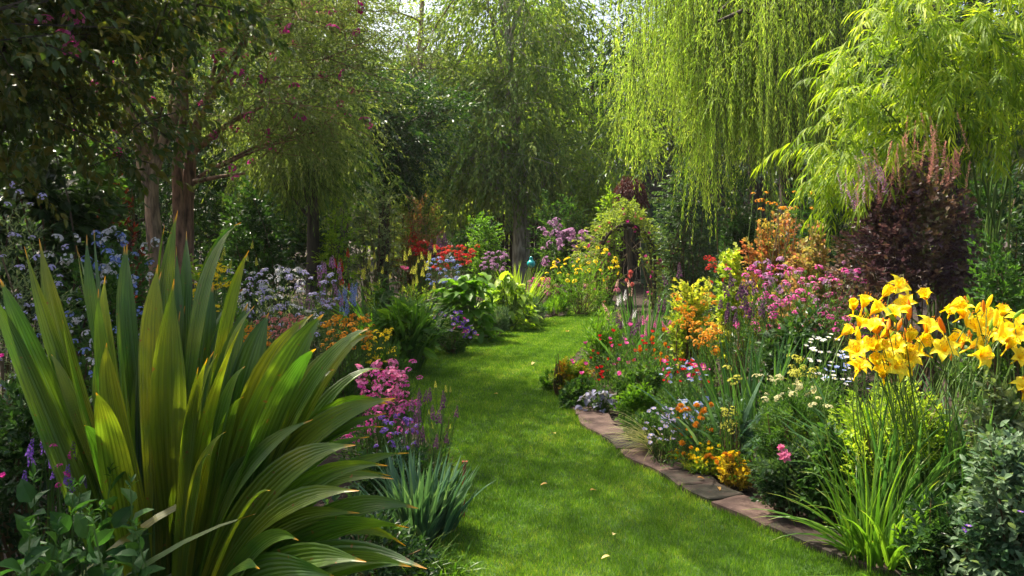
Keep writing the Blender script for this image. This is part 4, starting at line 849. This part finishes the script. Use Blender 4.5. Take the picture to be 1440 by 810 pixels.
# ------------------------------------------------------------------ big strap-leaved plant
def palm():
    rng = RNG(); base = np.array([-1.12, 2.75, 0.0])
    root = thing('palm_grass', 'huge clump of broad pleated green leaves with yellow tips at the lower left', 'foliage plant', base)
    # tip x, tip y, distance, bulge x, bulge y (where the blade passes half way), width px at 2.8 m, colour, start x
    T = [(55, 335, 2.9, 105, 560, 52, .85, 215), (122, 330, 3.1, 135, 540, 38, .3, 225), (132, 322, 3.1, 150, 540, 20, .3, 230), (175, 345, 3.0, 180, 530, 62, .55, 235),
         (148, 388, 2.75, 150, 560, 50, .8, 230), (250, 296, 3.1, 215, 520, 56, .6, 245), (262, 325, 3.15, 262, 520, 40, .35, 255), (340, 313, 3.1, 262, 420, 44, .55, 255),
         (350, 352, 2.9, 285, 520, 70, .75, 260), (222, 372, 2.8, 205, 560, 74, .8, 240), (245, 392, 2.75, 225, 600, 80, .6, 245), (358, 430, 2.7, 290, 570, 76, .65, 262),
         (378, 440, 2.85, 330, 570, 60, .25, 265), (440, 442, 2.75, 350, 560, 60, .75, 270), (455, 442, 2.6, 370, 570, 78, .55, 275), (518, 462, 2.6, 405, 560, 72, .5, 280),
         (520, 466, 2.7, 440, 520, 58, .3, 285), (556, 560, 2.6, 430, 600, 74, .75, 285), (545, 568, 2.7, 470, 560, 66, .35, 285), (540, 600, 2.7, 450, 615, 52, .3, 285),
         (545, 655, 2.45, 440, 650, 58, .45, 290), (500, 626, 2.45, 400, 650, 60, .85, 280), (575, 637, 2.6, 470, 655, 46, .4, 290), (588, 715, 2.5, 480, 690, 66, .2, 290), (505, 690, 2.35, 400, 700, 60, .6, 285),
         (575, 742, 2.4, 450, 720, 60, .25, 290), (600, 800, 2.3, 470, 752, 76, .3, 290), (515, 790, 2.2, 420, 765, 62, .3, 290), (480, 815, 2.15, 390, 770, 70, .2, 285),
         (306, 497, 2.6, 262, 620, 40, .7, 258), (292, 503, 2.55, 250, 650, 42, .75, 255), (318, 607, 2.4, 270, 680, 36, .75, 262), (135, 552, 2.35, 165, 640, 58, .85, 190), (150, 482, 2.6, 160, 600, 46, .8, 215),
         (88, 450, 2.6, 112, 560, 42, .5, 200), (0, 392, 2.7, 70, 560, 66, .25, 185), (60, 470, 2.8, 110, 590, 44, .3, 200), (345, 515, 2.55, 300, 600, 46, .4, 270), (470, 520, 2.75, 400, 580, 60, .4, 285),
         (205, 470, 2.9, 205, 640, 60, .35, 240), (320, 470, 2.95, 285, 600, 66, .3, 262), (400, 500, 2.9, 350, 610, 60, .3, 272), (260, 430, 3.0, 245, 600, 66, .3, 250), (440, 590, 2.5, 370, 650, 50, .55, 280), (380, 690, 2.3, 330, 730, 36, .75, 275), (350, 640, 2.6, 320, 700, 60, .3, 270),
         (540, 520, 2.9, 440, 560, 60, .4, 285), (420, 760, 2.2, 350, 760, 40, .3, 280), (365, 800, 2.1, 310, 800, 40, .3, 280), (180, 420, 3.1, 185, 600, 60, .3, 235), (300, 400, 3.1, 275, 560, 66, .35, 255)]
    for (tx, ty, td, mx, my, wpx, v, sx) in T[:44]:
        T.append((tx + rng.uniform(-30, 12), ty + rng.uniform(-4, 55), td + rng.uniform(-.1, .25), mx + rng.uniform(-22, 14), my + rng.uniform(-5, 30), wpx * .72, rng.uniform(.15, .8), sx + rng.uniform(-8, 8)))
    sfr = np.linspace(0, 1, 19)[:, None]; cols = 15; x = np.linspace(-1, 1, cols)
    for k, (tx, ty, td, mx, my, wpx, v, sx) in enumerate(T):
        if ty > 535 and tx > 430: mx, my = mx - 62, my + 34 - (ty - 600) * .05
        p0 = base + np.array([(sx - 250) * .0012, rng.uniform(-.12, .12), 0]); p3 = P(tx, ty, td); pm = P(mx, my, (td + 2.75) / 2 - .05)
        t = sfr; q = 2 * pm - .5 * (p0 + p3); q = q + (((p0 + p3) / 2 + UP * .08) - q) * .34
        cc = (1 - t) ** 2 * p0 + 2 * (1 - t) * t * q + t ** 2 * p3
        T_ = nrm(np.gradient(cc, axis=0)); hint = nrm(np.array([.15, -1, .55]) + .5 * rng.normal(size=3))
        hint = hint + (UP - hint) * .5 * (abs(T_[9][2]) < .45)
        sd = nrm(np.cross(T_, hint)); nm = np.cross(sd, T_)
        s = sfr[:, 0]; wp = np.sin(np.pi * np.clip(s, 0, 1) ** 1.3) ** .72 * (1 - s ** 9) + .10 * (1 - s); wp = np.maximum(wp, .015)
        W = wpx / F * 2.75 * rng.uniform(.48, .72) * wp / 2 * (1 + .10 * np.sin(9 * s + k * 2.1) * (s > .15))
        pl = .085 * np.where(np.arange(cols) % 2, 1, -1) * (1 - .3 * np.abs(x)) * np.minimum(1, (1 - s) * 5)[:, None] * (.35 + .65 * np.sin(np.pi * s))[:, None]
        wave = .16 * np.sin(7 * s + k)[:, None] * x[None] ** 2 * np.sign(x)
        z = (pl * .42 + rng.uniform(.25, .95) * (np.abs(x[None]) ** 1.5) * (1 - .6 * s[:, None]) + wave) * W[:, None]
        G = cc[:, None] + sd[:, None] * (x[None, :, None] * W[:, None, None]) + nm[:, None] * z[..., None]
        m = MB(); m.grid(G[None], [np.clip(v * .74 + .04 * rng.normal(), 0, 1)], s[None, :, None], ((x + 1) / 2 + k)[None, None, :]); part('leaf', m, PALM, root)
palm()
# its neighbours in the dark corner
clump('palm_grass_small', 'striped arching leaves entering from the left edge, below the tall leaves', 'foliage plant', -75, 560, 2.3, 14, .07, PALM, (20, 60), (40, 80), .08, az=(-50, 50), prof='lance', K=10, cols=7, lr=(.8, 1.1))
r_, g_, p_ = spire_group('purple_salvia', 'deep purple flower spikes in the shade at the lower left', 'flowers', 60, 130, 605, 670, 2.75, .12, 26, 'sp_violet', .09, (DARK, .045, 90))
heads(r_, g_, 'magenta_flower', HM['um_magenta'], [P(x, y, 2.6) for x, y in ((93, 668), (82, 683), (75, 628), (100, 640), (84, 655))], .012, .4)
heads(r_, g_, 'bloom', HM['cup_magenta'], [P(3, 503, 3.2), P(5, 672, 2.7)], .02, .3)
def nettle(label, x0, x1, y0, d, n):
    rng = RNG(); root = thing('leafy_herb', label, 'herb', (P((x0 + x1) / 2, 0, d)[0], d, 0), 'leafy herbs in the bottom left corner')
    top = boxpts(rng, n, x0, x1, y0, y0 + 110, d, .2); B = top * [1, 1, 0] + rng.normal(size=(n, 3)) * [.08, .06, 0]; mb = MB()
    H = top - B; sprigs(mb, rng, B + H * .35, H, np.linalg.norm(H, axis=1) * .62, 13, .075, TW, 70, .03, .12, None, .3, vj=.1)
    for q in top: sprigs(mb, rng, q[None], np.array([[0, 0, 1.0]]), .03, 7, .03, TLAN, 60, 0, 0)
    part('foliage', mb, leaf('leaf_herb', [(.015, .05, .014), (.028, .08, .018), (.05, .115, .025)], trans=.4, spec=.15), root)
    m = MB(); m.stems(B, top, .005, .03, 5, .6, rng); part('stem', m, STEM, root)
nettle('leafy green herb with toothed leaves at the bottom left, left stand', 60, 140, 690, 2.3, 9); nettle('leafy green herb rising in front of the strap leaves at the bottom left', 150, 215, 700, 2.2, 6)
nettle('short leafy herb right in the corner at the bottom left', -20, 60, 700, 2.2, 8)
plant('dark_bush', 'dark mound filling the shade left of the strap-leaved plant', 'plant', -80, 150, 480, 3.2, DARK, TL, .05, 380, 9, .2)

# ------------------------------------------------------------------ right bed
# left nose of the bed
plant('golden_heuchera', 'golden and orange leaved mound at the nose of the right bed', 'plant', 770, 838, 500, 7.6, leaf('leaf_amber', [(.45, .2, .02), (.42, .4, .03), (.2, .3, .03), (.12, .22, .02)], tint=(1.1, 1.1, .6)), TR, .04, 260, 10, .15)
plant('low_leafy_plant', 'pale green low leafy mound at the very tip of the right bed', 'plant', 757, 800, 520, 7.9, FRESH, TR, .04, 150, 9, .12)
plant('low_leafy_plant', 'fresh green low mound where the stone edging begins', 'plant', 868, 935, 540, 6.35, FRESH, TR, .035, 260, 9, .12)
plant('low_leafy_plant', 'mid green mound below the golden plant at the nose of the bed', 'plant', 785, 850, 535, 7.1, MID, TR, .045, 200, 9, .12)
r_, g_ = hosta('purple_hosta', 'low plant with purple-blue rounded leaves above the first edging stone', 815, 872, 545, 6.8, .075, 60, leaf('leaf_mauve', [(.08, .1, .07), (.2, .2, .3), (.3, .28, .42)], trans=.3))
spire_group('red_geranium', 'red flowers above the purple-leaved plant', 'flowers', 830, 848, 515, 535, 6.9, .1, 6, 'cup_red', .032, (MID, .035, 60), fname='bloom')
plant('curly_stem_plant', 'fuzzy upright dark stem curling over the lawn at the nose of the bed', 'plant', 778, 790, 488, 7.5, MID, TN, .02, 40, 9, .08)
r_, g_, p_ = spire_group('mixed_flowers', 'airy stems with small red and pink flowers above the golden mound', 'flowers', 835, 935, 470, 528, 7.3, .4, 34, 'cup_red', .03, (MID, .045, 380), fname='bloom', fy=480)
heads(r_, g_, 'pink_bloom', HM['cup_pink'], boxpts(g_, 16, 800, 920, 462, 520, 7.2, .4), .03, .4)
plant('airy_foliage', 'pale feathery foliage lit by the sun on the lawn side of the spires', 'plant', 815, 880, 440, 8.6, FRESH, TN, .07, 330, 12, .25, up=1.3)
# leaning dark spires
for x0, x1, y0, y1, d_, n_, hd, sz, lab in ((868, 905, 430, 480, 8.0, 9, 'sp_plum', .2, 'leaning plum-coloured spires on the lawn side of the right bed'), (930, 960, 385, 430, 8.6, 5, 'sp_plum', .26, 'tall dark purple spires left of the yellow-lime bush'), (856, 884, 400, 445, 9.2, 8, 'sp_peach', .16, 'peach and white spires at the far nose of the right bed'), (866, 900, 405, 450, 9.0, 6, 'sp_white', .16, 'cream white spires behind the peach ones'), (905, 945, 445, 470, 7.8, 7, 'sp_pink', .12, 'short pink spires in the middle of the bed'), (985, 1000, 385, 430, 8.0, 4, 'sp_lemon', .2, 'slim yellow spires right of the yellow-lime bush')):
    spire_group('flower_spires', lab, 'flowers', x0, x1, y0, y1, d_, .3, n_, hd, sz, (MID, .05, 130), tilt=.22, group='flower spires in the right bed')
clump('iris_clump', 'spiky green iris leaves at the back of the right bed, lit by the sun', 'foliage plant', 903, 398, 9.0, 90, .03, IRIS, (2, 26), (3, 25), .2, lr=(.7, 1.0))
# the pink bud
pB_ = P(886, 395, 8.4); rt = thing('canna_bloom', 'tall coral pink canna bloom standing above the right bed', 'flower', (pB_[0], pB_[1], 0)); rg = RNG()
m = MB(); m.tube(np.array([[pB_[0], pB_[1], 0], [pB_[0] + .01, pB_[1], .6], [pB_[0], pB_[1], pB_[2] - .05]]), [.01, .009, .007], 6); part('stalk', m, STEM, rt)
heads(rt, rg, 'petal', H_cup('petal', 'coral', 3, 2.2), [pB_ + [0, 0, .02], pB_ + [-.03, 0, -.02], pB_ + [.02, 0, -.07], pB_ + [-.01, 0, .06]], .05, .25, (0, 0, 1))
mb = MB(); blades(mb, rg, 10, (pB_[0], pB_[1], 0), .05, (.5, .8), .06, (10, 35), (10, 50), prof='lance'); part('leaf_blade', mb, IRIS, rt)
r_, g_, c_, q_, lf_ = plant('lime_bush', 'yellow-lime leafy bush with orange flowers in the middle of the right bed', 'bush', 938, 998, 385, 7.6, YEL, TR, .045, 260, 10, .18, cz=.5, up=1)
pts = boxpts(g_, 26, 945, 1000, 415, 460, 7.3, .2); heads(r_, g_, 'flower', HM['um_orange'], pts, .028, .5)
spire_group('orange_flowers', 'orange and rust flower heads left of the iris leaves', 'flowers', 975, 1012, 455, 485, 6.3, .2, 30, 'um_orange', .034, (MID, .045, 130), fname='flower_head')
spire_group('orange_flowers', 'orange lilies on stems in front of the lime bush', 'flowers', 895, 960, 470, 500, 6.8, .3, 8, 'lily_o', .045, (MID, .045, 150), fname='bloom')
r_, g_, p_ = spire_group('mixed_daisies', 'red, blue and magenta small flowers below the orange blooms', 'flowers', 930, 990, 505, 535, 6.0, .25, 22, 'cup_red', .026, (MID, .04, 230), fname='bloom')
heads(r_, g_, 'blue_flower', HM['st_blue'], boxpts(g_, 16, 930, 990, 505, 535, 5.9, .2), .022, .4); heads(r_, g_, 'magenta_flower', HM['st_magenta'], boxpts(g_, 20, 935, 1000, 505, 535, 5.9, .2), .022, .4)
plant('leafy_filler', 'low green foliage in the middle of the right bed', 'plant', 860, 960, 515, 6.9, MID, TO, .06, 300, 9, .16)
# yellow leaves / rust shrub / pink phlox
plant('autumn_shrub', 'orange and yellow leaved shrub below the willow tails', 'shrub', 1035, 1150, 305, 8.8, RUST, TR, .055, 620, 10, .25, up=.7)
plant('lime_leaved_shrub', 'lime-yellow leaved shrub in front of the orange one', 'shrub', 1000, 1062, 362, 8.3, YEL, TR, .06, 210, 10, .22)
plant('autumn_shrub', 'dusky rose and olive shrub left of the smoke bush', 'shrub', 1100, 1200, 300, 7.8, leaf('leaf_dusky', [(.3, .12, .08), (.3, .24, .06), (.16, .2, .05), (.35, .2, .15)], tint=(1.2, 1, .7)), TR, .045, 520, 10, .22, up=.7)
spire_group('orange_buds', 'small orange blooms on thin stems above the autumn shrub', 'flowers', 1065, 1135, 268, 290, 8.6, .3, 12, 'um_orange', .04, (OLIVE, .05, 60), fname='flower_head')
r_, g_, p_ = spire_group('pink_phlox', 'mass of pink-purple phlox in the middle of the right bed', 'flowers', 1040, 1205, 375, 450, 6.7, .45, 78, 'um_pink', .038, (MID, .05, 460), fname='flower_head', fy=400)
heads(r_, g_, 'mauve_flower', HM['um_mauve'], boxpts(g_, 44, 1035, 1175, 365, 440, 6.9, .45), .032, .4)
spire_group('dark_spires', 'dark plum spikes at the foot of the pink phlox', 'flowers', 1018, 1062, 400, 450, 6.2, .2, 14, 'sp_plum', .2, (DARK, .05, 120))
plant('dark_leafy_bush', 'dark leafy bush under the pink phlox', 'plant', 1060, 1200, 430, 6.0, DARK, TO, .06, 420, 9, .2)
# smoke bush
r_, g_, c_, q_, lf_ = plant('smoke_bush', 'dark purple smoke bush with pinkish plumes on top, at the right', 'bush', 1185, 1375, 205, 6.4, PURP, TR, .05, 820, 10, .24, thick=.6, cz=.6, up=.6)
mb = MB(); pts = boxpts(g_, 60, 1215, 1340, 205, 265, 6.2, .4); pts[:, 2] -= np.abs(pts[:, 0] - P(1285, 0, 6.4)[0]) * .5

for q in pts:
    mb = MB(); sprigs(mb, g_, q[None], nrm(np.array([[.18 * g_.normal(), .15 * g_.normal(), 1]])), g_.uniform(.15, .33), 60, .021, TF, 70, 0, 0, None, .8); part('plume', mb, SMOKE, r_)
for q in boxpts(g_, 18, 1180, 1240, 255, 300, 6.2, .3):
    mb = MB(); sprigs(mb, g_, q[None], nrm(np.array([[-.3 + .15 * g_.normal(), .15 * g_.normal(), 1]])), g_.uniform(.15, .25), 38, .02, TF, 70, 0, 0, None, .8); part('plume', mb, C['mauve'], r_)
plant('blue_green_shrub', 'blue-green leafy shrub behind the daylilies at the right edge', 'shrub', 1340, 1480, 345, 5.3, MID, TL, .05, 420, 10, .2)
clump('fern', 'fern fronds hanging at the right edge under the bamboo', 'fern', 1425, 235, 6.0, 26, .07, FRESH, (5, 40), (40, 90), .1, lr=(.5, .85), az=(20, 160))
# iris leaves
clump('iris_clump', 'tall fan of blue-green iris leaves in the right bed', 'foliage plant', 1048, 452, 5.4, 46, .032, IRIS, (2, 28), (2, 22), .16, lr=(.65, 1.02), pw=1.2, group='iris fans in the right bed')
clump('iris_clump', 'tall fan of green iris leaves right beside the blue-green fan', 'foliage plant', 1095, 465, 5.5, 24, .03, IRIS, (2, 18), (2, 15), .12, lr=(.75, 1.0), pw=1.2, group='iris fans in the right bed')
clump('tulip_leaves', 'broad pale blue-green leaves arching in front of the iris fan', 'foliage plant', 1015, 500, 5.2, 22, .045, BLUEG, (10, 45), (10, 60), .12, prof='lance', lr=(.6, 1.0))
r_, g_, p_ = spire_group('yellow_umbels', 'small pale yellow flower balls in front of the iris leaves', 'flowers', 1022, 1040, 512, 530, 5.0, .1, 3, 'um_lemon', .04, (MID, .03, 30), fname='flower_head')
# orange + blue flowers
r_, g_, p_ = spire_group('lantana', 'orange marigold-like flowers above the yellow mound', 'flowers', 948, 1008, 562, 605, 5.25, .2, 26, 'pom_orange', .026, (MID, .04, 220), fname='flower', fy=575)
r_, g_, p_ = spire_group('blue_flowers', 'pale blue and lilac flowers left of the orange ones', 'flowers', 908, 952, 575, 612, 5.3, .15, 34, 'st_lilac', .022, (MID, .04, 130), fname='flower')
heads(r_, g_, 'blue_flower', HM['st_blue'], boxpts(g_, 20, 950, 1000, 558, 585, 5.35, .15), .022, .4)
spire_group('lemon_sprigs', 'lemon-yellow flower sprigs right of the orange flowers', 'flowers', 1010, 1040, 575, 605, 4.9, .1, 12, 'um_lemon', .022, (FRESH, .035, 60), fname='flower_head')
for x0, x1, yt, d_, lab in ((932, 965, 632, 5.3, 'small golden sedum tuft at the left end of the yellow edging'), (955, 1022, 628, 5.05, 'bright yellow sedum mound on the edging stones'), (1008, 1062, 638, 4.8, 'golden sedum mound with rusty stems beside the pink rose bush')):
    r_, g_, c_, q_, lf_ = plant('golden_sedum', lab, 'plant', x0, x1, yt, d_, YEL if x0 < 1000 else leaf('leaf_gold', [(.25, .14, .02), (.45, .32, .03), (.55, .45, .04)], tint=(1.1, 1.05, .6)), TR, .02, 260, 12, .09, up=1.2, group='golden sedums along the edging')
    heads(r_, g_, 'flower', HM['pom_yellow'], domepts(g_, 30, c_, q_, lf_, .7, .2, 1.02), .014, .5)
    heads(r_, g_, 'flower', HM['pom_orange'], domepts(g_, 8, c_, q_, lf_, .7, .5, 1.04), .018, .5)
# drooping grass
rng = RNG(); x_, d_ = P(915, 0, 5.55)[0], 5.55; rt = thing('drooping_grass', 'straw-coloured grass flopping over the edging stones', 'grass', (x_, d_, 0)); mb = MB()
blades(mb, rng, 130, (x_ + .1, d_, .02), .08, (.25, .5), .008, (25, 60), (45, 80), (150, 260), K=8); part('leaf_blade', mb, STRAW, rt)
# fine shrub with rose
r_, g_, c_, q_, lf_ = plant('fine_leaved_shrub', 'fine-leaved bright green shrub with cream flowers right of the iris leaves', 'shrub', 1045, 1195, 528, 4.7, MID, TF, .035, 760, 12, .15, up=.8)
heads(r_, g_, 'flower_head', HM['um_cream'], boxpts(g_, 26, 1060, 1150, 535, 565, 4.6, .25), .02, .5)
r_, g_, c_, q_, lf_ = plant('rose_bush', 'low dark green rose bush with a single pink bloom beside the edging', 'bush', 1050, 1165, 610, 4.25, DEEP, TL, .04, 420, 9, .15)
pr = P(1103, 641, 3.86); HR = H_pom('bloom', 'rose', 5, 7); heads(r_, g_, 'bloom', HR, [pr], .035, .15, (-.1, -1, .4)); heads(r_, g_, 'bloom', HR, [pr + [-.012, .01, .035]], .024, .1, (-.2, -.6, 1))
m = MB(); m.stems(np.array([[c_[0], 4.1, 0]]), np.array([pr]), .004, .1, 6, .5, g_); part('stalk', m, STEM, r_)
r_, g_, p_ = spire_group('white_daisies', 'white and pale blue small flowers left of the daylilies', 'flowers', 1135, 1195, 470, 525, 4.9, .2, 30, 'st_white', .022, (MID, .04, 240), fname='flower')
heads(r_, g_, 'blue_flower', HM['st_blue'], boxpts(g_, 16, 1150, 1215, 490, 540, 4.7, .2), .02, .4)
spire_group('lime_umbels', 'lime-yellow euphorbia heads left of the white flowers', 'flowers', 1112, 1145, 503, 530, 5.0, .15, 20, 'um_lemon', .026, (LIME, .035, 110), fname='flower_head')
plant('leafy_filler', 'yellow-green light foliage under the daylily blooms', 'plant', 1150, 1345, 528, 4.2, LIME, TL, .035, 620, 10, .15, up=.7)

# daylilies
def daylily():
    rng = RNG(); d = 3.95; root = thing('yellow_lilies', 'large clump of bright yellow trumpet lilies at the right', 'flowers', (P(1310, 0, d)[0], d, 0))
    mb = MB(); blades(mb, rng, 80, (P(1275, 0, d)[0], d + .1, 0), .2, (.5, .9), .03, (3, 28), (10, 80), K=8); blades(mb, rng, 70, (P(1375, 0, d)[0], d + .1, 0), .18, (.5, .9), .03, (3, 28), (10, 80), K=8); part('leaf_blade', mb, IRIS, root)
    spots = [(1200, 425, 0), (1218, 420, 0), (1212, 445, 0), (1235, 432, .1), (1195, 462, 0), (1228, 455, 0), (1250, 408, .2), (1268, 400, .2), (1300, 412, .1), (1272, 425, .1), (1258, 435, 0),
             (1205, 490, -.1), (1220, 478, 0), (1240, 485, -.1), (1262, 475, 0), (1232, 505, -.15), (1215, 508, -.1), (1255, 500, -.1), (1275, 490, -.1), (1250, 465, 0), (1282, 468, 0), (1300, 478, 0), (1265, 515, -.15), (1240, 520, -.1),
             (1350, 425, .1), (1362, 440, .1), (1372, 458, 0), (1392, 465, 0), (1410, 470, 0), (1425, 478, 0), (1402, 450, .1), (1432, 465, 0), (1345, 478, 0), (1328, 488, 0), (1360, 472, 0), (1385, 500, -.3), (1378, 482, -.1), (1438, 500, -.1), (1442, 540, -.2), (1310, 455, .1), (1420, 455, .1)] + [(rng.uniform(1200, 1300), rng.uniform(465, 520), rng.uniform(-.15, .1)) for _ in range(7)] + [(rng.uniform(1335, 1435), rng.uniform(430, 495), rng.uniform(-.1, .1)) for _ in range(7)]
    tips = []
    for i, (x, y, dy) in enumerate(spots):
        p = P(x, y, d + dy + rng.uniform(-.12, .12)); face = nrm(np.array([rng.normal() * .55, -.55 + .3 * rng.normal(), .75 + .25 * rng.normal()]))
        if (x, y) == (1385, 500): face = nrm(np.array([.25, -1, .15]))
        o = link('flower', HM[['lily', 'lily_wide', 'lily_half', 'lily', 'lily_slim', 'lily_half'][rng.integers(6)]], root, tuple(p - face * .05 - np.array(root.location)))
        s = rng.uniform(.056, .076) * (1.15 if (x, y) == (1385, 500) else 1); o.scale = (s, s, s); o.rotation_euler = (Vector(face).to_track_quat('Z', 'Y') @ Euler((0, 0, rng.uniform(0, 6))).to_quaternion()).to_euler(); tips.append(p - face * .09)
    for i in range(36):
        x, y = rng.uniform(1205, 1425), rng.uniform(430, 510); p = P(x, y, d + rng.uniform(-.15, .2)); h = ['bud_g', 'bud_y', 'bud_o'][rng.integers(3)]
        heads(root, rng, 'bud', HM[h], [p], .075, .35, (0, 0, 1)); tips.append(p)
    tips = np.array(tips); B = tips * [.35, .35, 0] + np.array([P(1300, 0, d)[0], d + .1, 0]) * [.65, .65, 0]; B[:, 0] += .06 * rng.normal(size=len(B))
    m = MB(); m.stems(B, tips, .005, .09, 5, .6, rng); part('stalk', m, STEM, root)
daylily()
# fresh grass clump in front
rt, g_ = clump('grass_clump', 'fresh green strap-leaved grass clump spilling over the edging stones', 'grass clump', 1240, 592, 3.7, 125, .029, LFRESH, (4, 55), (15, 95), .13, lr=(.4, .88), K=8)
mb = MB(); blades(mb, g_, 14, (P(1232, 0, 3.55)[0], 3.45, .02), .08, (.35, .55), .016, (50, 75), (30, 60), (170, 300), K=9); blades(mb, g_, 46, (P(1232, 0, 3.6)[0], 3.65, 0), .12, (.45, .75), .010, (3, 26), (5, 50), K=9); part('leaf_blade', mb, LFRESH, rt)
# silver-green shrub at the right edge
r_, g_, c_, q_, lf_ = plant('silver_shrub', 'silver-green leafy shrub with a few violet flowers at the bottom right corner', 'shrub', 1345, 1500, 610, 3.2, SILVER, TO, .042, 420, 9, .16, up=1.0, ang=60)
heads(r_, g_, 'flower', HM['st_violet'], [P(1355, 745, 2.95), P(1435, 720, 2.9), P(1362, 740, 2.95)], .012, .4)
plant('leafy_filler', 'grey-green leaves below the lilies at the right edge', 'plant', 1360, 1480, 540, 3.9, GREY, TO, .05, 300, 9, .18)
plant('dark_bush', 'dark foliage low under the yellow lilies', 'plant', 1270, 1400, 600, 4.2, DARK, TL, .045, 320, 9, .18)
plant('edge_foliage', 'mid green bushy foliage between the rose bush and the grass clump', 'plant', 1120, 1215, 600, 4.15, MID, TO, .045, 330, 9, .14)
plant('edge_foliage', 'pale lime foliage under the lilies at the right', 'plant', 1235, 1335, 560, 4.25, FRESH, TL, .035, 420, 10, .14, up=.7)
plant('edge_foliage', 'dark creeping foliage spilling over the stones near the bottom right', 'plant', 1270, 1380, 700, 3.35, DARK, TL, .04, 240, 9, .12)
plant('edge_foliage', 'low blue-green leaves behind the yellow sedum', 'plant', 990, 1060, 560, 5.3, BLUEG, TO, .045, 200, 9, .14)
plant('edge_foliage', 'bushy green foliage between orange flowers and the straw grass', 'plant', 870, 950, 575, 5.9, MID, TL, .04, 300, 9, .14)
# fallen leaves on the lawn and stones
rng = RNG(); FM = leaf('fallen_leaf', [(.3, .14, .04), (.5, .35, .08), (.6, .5, .2)], trans=.2); lm = None
for x, y, on in [(781, 618, 'beside the middle of the lawn'), (830, 700, 'lower lawn, left of centre'), (858, 795, 'at the bottom of the lawn'), (862, 765, 'lower lawn near the bottom'), (770, 690, 'on the lawn left of centre near the bottom'), (752, 515, 'pale, on the lawn left of the golden mound'), (980, 686, 'on the edging stones below the sedum'), (1010, 700, 'on the edging stone beside the rose bush'), (645, 745, 'by the bottom left edge of the lawn'), (800, 470, 'far up the sunny lawn'), (700, 560, 'in the sun patch left on the lawn')]:
    d_ = gd(y); m = MB(); st = x > 950
    m.inst(T_oval(.5, 4, .3, .2), np.zeros((1, 3)), frame(np.array([[math.cos(x), math.sin(x), .05]]), np.array([[.1, 0, 1.0]]), [.045 if d_ < 8 else .09]), np.array([rng.random()]))
    tag(link('fallen_leaf', m.mesh('fallen_leaf', FM, smooth=True), None, (P(x, y, d_)[0], d_, .062 if st else .042)), 'small dry yellow-brown leaf ' + on, 'leaf', 'dry leaves fallen on lawn and stones')
print('objects', len(bpy.data.objects), 'polys', sum(len(m.polygons) for m in bpy.data.meshes))
